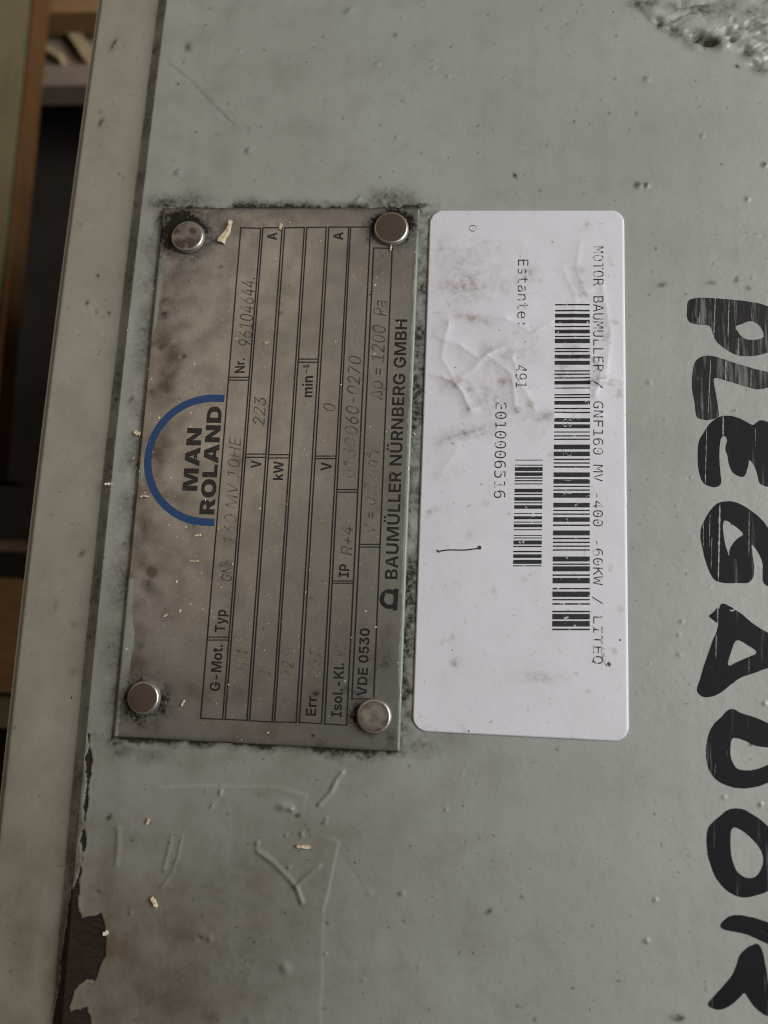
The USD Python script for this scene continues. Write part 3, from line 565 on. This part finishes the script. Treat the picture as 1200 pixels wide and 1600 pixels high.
grid = unary_union([LineString(PP([a, b], TP)).buffer(lw * mmpx(*a, TP) / 2, cap_style='square') for a, b in segs])
obj('table_grid', sheet(grid, HP, .00006, 0.004), M['plate_ink'], plate, True)
def word(text, p0, p1, cap, mat='plate_ink', name='printed_word', wght=700, kind='sans', hf=HP, off=.00006, parent=plate, zz=TP, size=None, shear=0.0, thin=0.0, sub=None, label=None):
    g = glyphs(text, kind, wght, thin)
    if shear: g = affinity.affine_transform(g, [1, shear, 0, 1, 0, 0])
    g = place(g, P(*p0, zz)[0], P(*p1, zz)[0], cap * mmpx(*p0, zz))
    if sub is not None: g = g.difference(sub)
    return obj(name, sheet(g, hf, off, size), M[mat], parent, True, label=label)
word('Nr.', (382, 582.5), (382.6, 560), 14.5)
word('Typ', (351.5, 988), (353.5, 953), 16.5, wght=700)
word('G-Mot.', (343.8, 1080), (348.3, 1007.5), 16.8)
word('V', (407.5, 731), (408, 719.5), 15.5); word('kW', (442, 750), (443.5, 721), 15.5)
word('A', (432.5, 375), (433, 363.5), 14); word('A', (536, 375), (536.5, 363), 14.5)
word('min', (488, 620.5), (489.3, 587.5), 15.5); word('−1', (482, 583), (482.6, 569), 8.5)
word('V', (517.8, 735.5), (518.3, 722.5), 16.5)
word('IP', (545, 902), (546.2, 882), 15.8)
word('Isol.-Kl.', (533.6, 1120.5), (538.3, 1036.5), 16.5)
word('Err.', (494, 1118.7), (496, 1083), 16.8)
word('VDE 0530', (573, 1088), (578, 982), 16.0)
word('BAUMÜLLER NÜRNBERG GMBH', (621, 905), (636.6, 499), 19.6, wght=640)
word('MAN', (308, 767), (315.6, 669), 23.2, wght=900, name='logo_word'); word('ROLAND', (334.6, 804), (347.2, 635.5), 23.6, wght=900, name='logo_word')
# maker's sign: ring on a bar
c_ = P(608.5, 936, TP)[0]; k_ = mmpx(608, 936, TP); u_ = P(609, 923, TP)[0] - P(606.5, 956, TP)[0]; u_ /= np.linalg.norm(u_); v_ = np.array([-u_[1], u_[0]])
bar = Polygon([c_ - v_ * k_ * q + u_ * k_ * s for q, s in ((6.5, -17), (13.5, -17), (13.5, 17), (6.5, 17))])
sign = unary_union([Point(*c_).buffer(15.4 * k_).difference(Point(*c_).buffer(8.6 * k_)).difference(Polygon([c_ - v_ * k_ * q + u_ * k_ * s for q, s in ((13.4, -20), (30, -20), (30, 20), (13.4, 20))])), bar.difference(Polygon([c_ - v_ * k_ * q + u_ * k_ * s for q, s in ((-2, -4), (14, -4), (14, 4), (-2, 4))]).difference(Point(*c_).buffer(0)))])
sign = unary_union([Point(*c_).buffer(15.4 * k_).difference(Point(*c_).buffer(8.6 * k_)), bar]).difference(Polygon([c_ - v_ * k_ * q + u_ * k_ * s for q, s in ((13.5, -20), (30, -20), (30, 20), (13.5, 20))]))
obj('maker_symbol', sheet(sign, HP, .00006), M['plate_ink'], plate, True)
# blue arc
e0, e1 = P(351, 617, TP)[0], P(334.5, 822, TP)[0]; cc = (e0 + e1) / 2; ra = np.linalg.norm(e0 - e1) / 2; ud = (e0 - e1) / (2 * ra); vd = np.array([-ud[1], ud[0]])
far = P(225.5, 717, TP)[0]; dep = float((far - cc) @ vd)
cc2 = cc + vd * (dep - ra); ang = np.linspace(0, np.pi, 80); k_ = mmpx(300, 718, TP)
mid_ = np.array([cc2 + (ra - 5.7 * k_) * (ud * math.cos(t) + vd * math.sin(t)) for t in ang])
tail = lambda s: mid_[0 if s > 0 else -1] - vd * max(dep - ra, 0)
mid_ = np.concatenate([[tail(1)], mid_, [tail(-1)]])
obj('logo_arc', sheet(LineString(mid_).buffer(5.7 * k_, cap_style='flat'), HP, .00006, .003), M['blue_ink'], plate, True)
# stamped and scratched values
def value(text, p0, p1, cap, faint=False, wght=330):
    word(text, p0, p1, cap, mat='faint_engraving' if faint else 'engraving', name='engraved_value', wght=wght, shear=0.22, off=.00005)
value('96104644.', (393, 540), (398.5, 434), 20)
value('GNF', (362, 908), (363.5, 874), 17); value('160 MV 10HE', (367, 851), (377, 682), 19, True)
value('223', (413, 665), (416, 620), 18)
value('0', (523, 643), (524.5, 631), 18)
value('0150', (555, 747), (558.2, 684), 19.5, True); value('060-0270', (558.6, 679), (564.5, 556), 19.5)
value('Δp = 1200  Pa', (597, 625), (604.5, 469), 20)
value('V = 0.32m³/s', (586, 832), (591, 688), 19, True)
value('R+4', (550, 868), (551, 823), 17)
value('82', (422, 1062), (424, 1030), 21, True); value('6M', (384, 1056), (387, 1015), 17, True); value('22', (458, 1060), (460, 1033), 20, True); value('282', (500, 1063), (502.5, 1012), 19, True)
value('VI', (541, 1025), (541.5, 1008), 17, True)

# ------------------------------------------------------------------ barcode label
label = thing('barcode_label', 'white rectangular paper sticker with two barcodes, creased and soiled, right of the metal plate', 'label')
lq = PP([(673, 329.5), (974, 330), (983, 1160), (643, 1141)])
LX0, LX1 = (lq[0, 0] + lq[3, 0]) / 2, (lq[1, 0] + lq[2, 0]) / 2; LY0, LY1 = (lq[2, 1] + lq[3, 1]) / 2, (lq[0, 1] + lq[1, 1]) / 2
lc = (np.array([LX0, LY0]) + [LX1, LY1]) / 2; la = 0.0
outl = box(LX0, LY0, LX1, LY1).buffer(-.0042).buffer(.0042, quad_segs=12)
cre = [([(655, 583), (690, 590), (712, 603), (735, 640)], .00035, 5), ([(700, 602), (735, 582), (760, 555), (790, 540)], .00022, 7), ([(925, 598), (950, 592), (977, 597)], .00055, 4), ([(920, 608), (950, 604), (978, 603)], -.00035, 4),
       ([(865, 650), (830, 655), (775, 668), (735, 678), (705, 685)], .00040, 8), ([(700, 505), (740, 500), (770, 496), (790, 498)], .00022, 7), ([(715, 470), (780, 463), (850, 462), (925, 455)], .00022, 7), ([(700, 440), (760, 432), (840, 430)], .00020, 10),
       ([(680, 862), (715, 861), (752, 857)], .00012, 3), ([(716, 700), (690, 740)], .00012, 8), ([(905, 560), (925, 555), (940, 580), (930, 620)], .00025, 6), ([(690, 380), (730, 372), (820, 380)], .00012, 10), ([(760, 1020), (850, 1030), (930, 1020)], .00008, 14), ([(800, 560), (815, 600), (835, 640)], .00018, 9), ([(720, 540), (745, 560), (770, 552)], .00022, 8), ([(880, 420), (900, 470), (893, 520)], .00012, 9)]
cre += [([(735, 640), (790, 618), (850, 606), (905, 600), (977, 598)], .00028, 5), ([(690, 690), (735, 679)], .0003, 8), ([(865, 650), (905, 640), (940, 650)], .0002, 8), ([(680, 525), (720, 540)], .0002, 6), ([(700, 505), (690, 560), (712, 603)], .0002, 10),
        ([(790, 498), (830, 520), (860, 505)], .0002, 8), ([(760, 555), (800, 585), (805, 640)], .0002, 7), ([(700, 410), (740, 405), (780, 415), (840, 412)], .00014, 9), ([(905, 380), (900, 420), (915, 460)], .00014, 8), ([(940, 440), (955, 520), (945, 594)], .00018, 9)]
cre = [(PP(p), h * 1.15, w_ * .8 * mmpx(800, 650)) for p, h, w_ in cre]
def label_h(x, y):
    x = np.asarray(x, float); y = np.asarray(y, float)
    e = np.minimum(np.minimum(x - LX0, LX1 - x), np.minimum(y - LY0, LY1 - y)); e = sstep(-0.0005, 0.007, e)
    z = 0.00050 * fb(x, y, 0.03, 101, 3) + 0.00020 * fb(x, y, 0.009, 102, 2) * (1 + 2 * np.exp(-((y - P(800, 560)[0, 1]) / .03) ** 2))
    z = np.maximum(z, -0.0001)
    for q, h, w_ in cre:
        d = seg_distance(x + .0016 * fb(x, y, .006, 103, 3), y + .0016 * fb(x, y, .006, 104, 3), q)
        z = z + h * (np.exp(-np.sqrt(d * d + 2e-8) / (w_ * 1.6)) * 1.0 + 0.35 * np.exp(-(d / (0.35 * w_)) ** 2))
    return 0.00034 + z * (0.25 + 0.75 * e)
bp = np.array([outl.exterior.interpolate(t, True).coords[0] for t in np.linspace(0, 1, 900)[:-1]])
gx, gy = np.meshgrid(np.arange(LX0, LX1, .0005), np.arange(LY0, LY1, .0005)); ip = np.column_stack([gx.ravel(), gy.ravel()])
ip = ip[shapely.contains(outl.buffer(-.0003), shapely.points(ip))]
ap = np.concatenate([bp, ip]); tri = Delaunay(ap).simplices
ar = np.cross(ap[tri[:, 1]] - ap[tri[:, 0]], ap[tri[:, 2]] - ap[tri[:, 0]]); tri = tri[np.abs(ar) > 1e-14]; ar = ar[np.abs(ar) > 1e-14]; tri = np.where((ar < 0)[:, None], tri[:, ::-1], tri)
lz = label_h(ap[:, 0], ap[:, 1])
ld = np.zeros(len(ap)); ln = fb(ap[:, 0], ap[:, 1], .008, 105, 4)
for px, py, r, am, el, an in [(735, 450, 14, .75, 4, 0), (720, 440, 10, .8, 2, .3), (905, 425, 9, .7, 1, 0), (908, 461, 4, 1.2, 2.2, 0), (905, 445, 10, .5, 1.2, 0), (745, 500, 8, .9, 2.6, -.2), (715, 493, 8, .7, 1, 0), (765, 545, 9, .7, 1.4, -.5), (712, 598, 9, .9, 1.4, .5), (735, 608, 8, .6, 2, -.8), (790, 598, 9, .8, 2, 0), (808, 642, 5, 1.4, 1, 0), (828, 632, 6, 1.3, 1, 0), (845, 652, 8, .9, 2.4, 0), (735, 676, 12, .7, 3, .25), (880, 580, 14, .6, 1.3, 0), (895, 545, 12, .6, 1.4, 0), (945, 520, 8, .5, 1.6, 1.5), (945, 594, 5, .9, 3, 0), (745, 465, 10, .5, 3, 0), (830, 430, 10, .5, 1.3, 0), (675, 800, 5, .6, 2, .6), (672, 798, 3, 1.2, 2, .6), (712, 1035, 8, .8, 1, 0), (708, 995, 3, 1.0, 1, 0), (820, 905, 6, .6, 1, 0), (735, 838, 6, .6, 1, 0), (958, 1018, 5, 1.3, 1, 0), (900, 1053, 3, .9, 1, 0), (688, 745, 7, .5, 1.4, 0), (760, 788, 5, .5, 1, 0), (916, 354, 3, 1.0, 2, 1.1), (790, 560, 30, .35, 1.6, .4), (760, 620, 35, .3, 1.4, .2), (730, 420, 45, .30, 1.3, 0), (840, 1058, 8, .5, 5, 0), (800, 980, 4, .5, 1, 0)]:
    x, y = P(px, py)[0]; r *= mmpx(px, py); dx, dy = ap[:, 0] - x, ap[:, 1] - y; a_, b_ = dx * math.cos(an) + dy * math.sin(an), -dx * math.sin(an) + dy * math.cos(an)
    ld = np.maximum(ld, am * np.exp(-((a_ / (r * el)) ** 2 + (b_ / r) ** 2)) * np.clip(1 + 1.8 * ln, 0, 1.4))
nbp = len(bp); lowr = np.column_stack([bp, np.full(nbp, -.0003)]); nx_ = np.roll(np.arange(nbp), -1); o_ = len(ap) + np.arange(nbp)
sgn = 1 if outl.exterior.is_ccw else -1
sk = np.concatenate([np.stack([np.arange(nbp), o_, o_[nx_]], 1), np.stack([np.arange(nbp), o_[nx_], nx_], 1)]); sk = sk if sgn > 0 else sk[:, ::-1]
obj('paper', trimesh.Trimesh(np.concatenate([np.column_stack([ap, lz]), lowr]), np.concatenate([tri, sk]), process=False), M['paper'], label, 60 if False else True, prim_vars=dict(dirt=np.concatenate([ld, np.full(nbp, .3)])))
B1a = [(603, 610), (634, 642), (655, 675), (687, 706), (720, 727), (740, 760), (773, 780), (789, 812), (838, 845), (854, 861), (875, 895), (907, 928), (957, 964), (975, 982), (995, 1002), (1015, 1035), (1050, 1056), (1085, 1092), (1100, 1107), (1122, 1142), (1160, 1167), (1181, 1188), (1215, 1235), (1247, 1268), (1285, 1291), (1305, 1312), (1323, 1330), (1355, 1380), (1393, 1415), (1432, 1438), (1450, 1457), (1470, 1477), (1505, 1528)]
B1b = [(20, 42), (55, 61), (73, 80), (92, 100), (123, 146), (157, 180), (190, 196), (208, 215), (226, 250), (275, 298), (310, 316), (328, 335), (347, 370), (383, 391), (413, 438), (450, 457), (469, 476), (488, 495), (507, 514), (543, 568), (578, 585), (592, 617), (632, 640), (650, 677), (700, 707), (718, 745), (755, 762), (776, 784), (814, 822), (830, 857), (865, 893), (903, 911)]
B2 = [(60, 64), (85, 90), (97, 116), (123, 141), (148, 155), (162, 168), (178, 183), (205, 223), (230, 236), (247, 265), (272, 278), (287, 305), (326, 330), (342, 357), (369, 374), (382, 397), (407, 412), (436, 440), (448, 453), (463, 483), (490, 496), (515, 522), (532, 550), (560, 580), (587, 592)]
bars = [(300 + a / 3.4286, 300 + b / 3.4286) for a, b in B1a] + [(700 + a / 3.2, 700 + b / 3.2) for a, b in B1b]
def barcode(rows, xl, xr):
    out = []
    for a, b in rows:
        l0, l1 = xl(a), xl(b); r0, r1 = xr(a), xr(b)
        out.append(Polygon(PP([(l0, a), (r0, a), (r1, b), (l1, b)])))
    return unary_union(out)
obj('barcode', sheet(barcode(bars, lambda y: 867.5 - (y - 476) * .0095, lambda y: 921.2), label_h, .00006, .0009), M['label_ink'], label, True)
obj('barcode', sheet(barcode([(700 + a / 3.2, 700 + b / 3.2) for a, b in B2], lambda y: 805 - (y - 718) * .02, lambda y: 847.8 - (y - 718) * .011), label_h, .00006, .0009), M['label_ink'], label, True)
def lword(text, p0, p1, cap, thin=1.6, mat='label_text_ink', off=.00006, name='printed_line'):
    word(text, p0, p1, cap, mat=mat, name=name, kind='mono', hf=label_h, off=off, parent=label, zz=.0004, size=.001, thin=thin)
for t, a, b in [('MOTOR', 385, 447), ('BAUMULLER', 463, 582), ('/', 596, 606), ('GNF160', 627, 710), ('MV', 726, 752), ('-400', 771, 822), ('-60KW', 845, 914), ('/', 932, 943), ('LITEQ', 963, 1037)]:
    lword(t, (927.2, a), (927.0, b), 14.5)
lword('Estante:', (809.5, 406), (808.5, 507), 15); lword('491', (806, 571), (805.5, 606), 16.5)
lword('E010006516', (774.5, 629), (772, 778), 16.5)
lword('0', (733, 352), (733, 362), 11, thin=4.0)
for t, a, b in [('8', 655, 667), ('2', 702, 713), ('4', 746, 752), ('4', 764, 773)]:
    lword(t, (879, a), (879, b), 14, thin=5.0, mat='label_white', off=.00011, name='number_in_bars')
obj('pen_mark', sheet(unary_union([LineString(PP([(684, 862), (700, 859.5), (725, 860), (750, 857)])).buffer(.0002), Point(*P(749, 856)[0]).buffer(.0006), LineString(PP([(686, 863), (683, 860)])).buffer(.0002)]), label_h, .00006, .0008), M['dark_grit'], label, True)
tear = LineString(PP([(943, 1016), (946, 1030), (950, 1038)])).buffer(.0007)
obj('scuff', sheet(tear.difference(LineString(PP([(946, 1018), (949, 1032)])).buffer(.0003)), label_h, .0001, .0008), M['label_white'], label, True)

# ------------------------------------------------------------------ wood splinters and dust lying about
def splinter(px, py, lpx, wpx, ang, surf, thick, lab, mat='splinter', frayed=False):
    x, y = P(px, py, .001)[0]; k = mmpx(px, py); L, W_ = lpx * k, wpx * k; z0 = float(surf(np.array([x]), np.array([y]))[0])
    n_ = 9; t = np.linspace(-.5, .5, n_); top = []; 
    wid = W_ * (0.55 + .45 * np.cos(t * 2.4)) * rng.uniform(.75, 1.15, n_)
    if frayed: wid = W_ * np.linspace(.25, 1.0, n_) * rng.uniform(.85, 1.1, n_)
    cen = np.cumsum(rng.normal(0, W_ * .06, n_))
    pts = []
    for s, w_, c in zip(t, wid, cen):
        for a_, b_ in ((-.5, 0), (-.35, 1), (.3, .85), (.5, 0)):
            pts.append((s * L + rng.normal(0, L * .012), c + a_ * w_, b_ * thick * rng.uniform(.7, 1.1)))
    pts = np.array(pts); fs = []
    for i in range(n_ - 1):
        for j in range(4):
            a_ = i * 4 + j; b_ = i * 4 + (j + 1) % 4; fs += [[a_, a_ + 4, b_ + 4], [a_, b_ + 4, b_]]
    fs += [[0, 1, 2], [0, 2, 3]]; e = (n_ - 1) * 4; fs += [[e, e + 2, e + 1], [e, e + 3, e + 2]]
    mm = trimesh.Trimesh(pts, np.array(fs), process=False); trimesh.repair.fix_normals(mm)
    path = free('/World', 'wood_splinter')
    msh = usdkit.mesh(stage, path, mm, M[mat], False); msh.AddTranslateOp().Set(Gf.Vec3d(x, y, z0 + .00005)); msh.AddRotateZOp().Set(math.degrees(ang))
    tag(msh.GetPrim(), lab, 'wood splinter')
plate_s = lambda x, y: plate_h(x, y)
splinter(355, 364, 36, 12, 1.25 + math.pi, plate_s, .0012, 'largest pale wood splinter, frayed, on the metal plate by its upper left rivet', frayed=True)
splinter(214, 676, 11, 9, -.5, height, .0009, 'squarish pale wood chip wedged at the plate edge left of the blue arc')
splinter(474, 1324, 23, 6, 0.0, height, .0008, 'short straight yellow wood sliver on paint below the metal plate')
splinter(240, 1411, 18, 6, -.9, height, .0008, 'slanting wood sliver on the paint near the chipped edge')
splinter(226, 777, 13, 4.5, 0.0, plate_s, .0006, 'thin wood sliver on the plate just left of the lower blue arc')
splinter(304, 877, 13, 3.5, 0.0, plate_s, .0005, 'thin pale sliver on the plate below the blue arc')
splinter(417, 535, 7, 6, .6, plate_s, .0008, 'tiny cream wood crumb left of the first A of the printed table')
splinter(310, 837, 9, 5, .2, plate_s, .0006, 'tiny white wood crumb just below the lower end of the blue arc')
splinter(259, 962, 7, 4, .5, plate_s, .0005, 'tiny pale crumb on the bare lower left of the metal plate')
splinter(286, 1098, 10, 4, 1.2, plate_s, .0005, 'upright pale sliver right of the lower left rivet')
splinter(437, 355, 9, 5, 1.5, plate_s, .0006, 'pale sliver at the top line of the printed table')
splinter(230, 1285, 8, 5, 1.2, height, .0006, 'yellow wood crumb on the paint above the slanting sliver')
splinter(611, 387, 12, 2.5, 1.5, plate_s, .0006, 'fine pale sliver hanging below the upper right rivet')
splinter(167, 755, 13, 5, .1, height, .0007, 'grey flake in the groove left of the blue arc', mat='sawdust')
splinter(163, 1459, 9, 8, .4, height, .0004, 'pale paint flake inside the bare iron chip', mat='sawdust')
def dust(name, n_, mat, lab, region, size, seed):
    r_ = np.random.default_rng(seed); vs, fs = [], []
    ico = trimesh.creation.icosphere(subdivisions=0)
    for i in range(n_):
        px, py = region(r_); x, y = P(px, py, TP)[0]
        inpl = PX0 < x < PX1 and PY0 < y < PY1; inlb = outl.contains(Point(x, y))
        z = float(plate_h(np.array([x]), np.array([y]))[0]) if inpl else float((label_h if inlb else height)(np.array([x]), np.array([y]))[0])
        s = size * r_.lognormal(0, .45); a_ = r_.uniform(0, 3.14); e_ = r_.uniform(1, 2.4)
        v = ico.vertices * [s * e_, s, s * .5] * (1 + .25 * r_.normal(size=(12, 1))); v = v @ rot([0, 0, 1], a_).T
        vs.append(v + [x, y, z + s * .2]); fs.append(ico.faces + 12 * i)
    m = obj(name, trimesh.Trimesh(np.concatenate(vs), np.concatenate(fs), process=False), M[mat])
    tag(m.GetPrim(), lab, 'dust', kind='stuff')
def reg_plate(r_):
    while True:
        px, py = r_.uniform(190, 650), r_.uniform(335, 1165)
        if r_.random() < (.35 + .65 * math.exp(-((px - 290) / 130) ** 2 - ((py - 760) / 190) ** 2)): return px, py
dust('sawdust', 230, 'sawdust', 'fine pale sawdust specks sprinkled over the metal plate', reg_plate, .00011, 3)
dust('grit', 100, 'dark_grit', 'fine dark grit specks scattered over paint and sticker', lambda r_: (r_.uniform(80, 1210), r_.uniform(-20, 1620)), .00010, 4)

# ------------------------------------------------------------------ pallet and floor far below, out of focus
def board(x0, x1, y0, y1, z0, z1, seed, c=.002):
    b = trimesh.creation.box((x1 - x0, y1 - y0, z1 - z0)); 
    for _ in range(3): b = b.subdivide()
    v = np.array(b.vertices); hx, hy, hz = (x1 - x0) / 2, (y1 - y0) / 2, (z1 - z0) / 2
    v += .002 * np.stack([fb(v[:, 0], v[:, 1] + v[:, 2], .03, seed + i, 3) for i in range(3)], 1)
    v += [(x0 + x1) / 2, (y0 + y1) / 2, (z0 + z1) / 2]
    return trimesh.Trimesh(v, b.faces, process=False)
ZP = -0.215
pallet = thing('wooden_pallet', 'worn wooden pallet under the motor, out of focus at the left edge', 'pallet')
def ybar(py0, py1, z): return sorted((float(P(60, py0, z)[0, 1]), float(P(60, py1, z)[0, 1])))
xl_, xr_ = -.42, .30
for py0, py1, z, mat, sd_ in [(-190, 20, ZP, 'cross_wood', 1), (905, 1085, ZP, 'cross_wood', 3), (1092, 1140, ZP - .004, 'old_wood', 5), (1260, 1460, ZP, 'cross_wood', 7), (1480, 1680, ZP, 'cross_wood', 8)]:
    a, b = ybar(py0, py1, z); obj('deck_board', board(xl_, xr_, a, b, z - .02, z, sd_), M[mat], pallet)
a, b = ybar(24, 132, ZP - .024); obj('bottom_board', board(xl_, xr_, a, b, ZP - .045, ZP - .026, 11), M['grey_wood'], pallet)
a, b = ybar(846, 862, ZP - .06); obj('bottom_board', board(xl_, xr_, a, b, ZP - .08, ZP - .06, 12), M['grey_wood'], pallet)
# the long runner at the far left
q = PP([(48, -60), (20, 220), (0, 420)], ZP + .02); xa = q[:, 0]
ru = board(-.09, 0, -.5, .5, ZP + .001, ZP + .018, 13); 
v = np.array(ru.vertices); sl = (q[0, 0] - q[2, 0]) / (q[0, 1] - q[2, 1]); v[:, 0] += q[1, 0] + sl * (v[:, 1] - q[1, 1]); v[:, 1] = np.clip(v[:, 1], float(P(20, 760, ZP)[0, 1]), .5)
obj('runner', trimesh.Trimesh(v, ru.faces, process=False), M['old_wood'], pallet)
e_ = board(0, .0032, -.5, .5, ZP + .001, ZP + .0165, 14); v = np.array(e_.vertices); v[:, 0] += q[1, 0] + .0016 + sl * (v[:, 1] - q[1, 1]); v[:, 1] = np.clip(v[:, 1], float(P(20, 760, ZP)[0, 1]), .5)
obj('runner_edge', trimesh.Trimesh(v, e_.faces, process=False), M['orange_edge'], pallet, label='orange brown sawn edge')
def offcut(p0, p1, wpx, z, lab, mat, hh=.012):
    a, b = P(*p0, z)[0], P(*p1, z)[0]; L = np.linalg.norm(b - a); m = board(-L / 2, L / 2, -wpx * mmpx(*p0, z) / 2, wpx * mmpx(*p0, z) / 2, 0, hh, 15)
    msh = usdkit.mesh(stage, free('/World', 'wood_offcut'), m, M[mat], False)
    c = (a + b) / 2; msh.AddTranslateOp().Set(Gf.Vec3d(c[0], c[1], z - hh)); msh.AddRotateZOp().Set(math.degrees(math.atan2(b[1] - a[1], b[0] - a[0])))
    tag(msh.GetPrim(), lab, 'wood offcut')
offcut((104, 34), (138, 84), 16, ZP - .018, 'pale slanting wood offcut lying below the top pallet board', 'pale_wood')
offcut((60, 66), (94, 86), 9, ZP - .018, 'small light wood offcut left of the larger slanting one', 'pale_wood')
floor = obj('floor', trimesh.Trimesh([[-2, -2, ZP - .11], [2, -2, ZP - .11], [2, 2, ZP - .11], [-2, 2, ZP - .11]], [[0, 1, 2], [0, 2, 3]], process=False), M['concrete'])
tag(floor.GetPrim(), 'dark dusty floor under the pallet', 'floor', kind='structure')
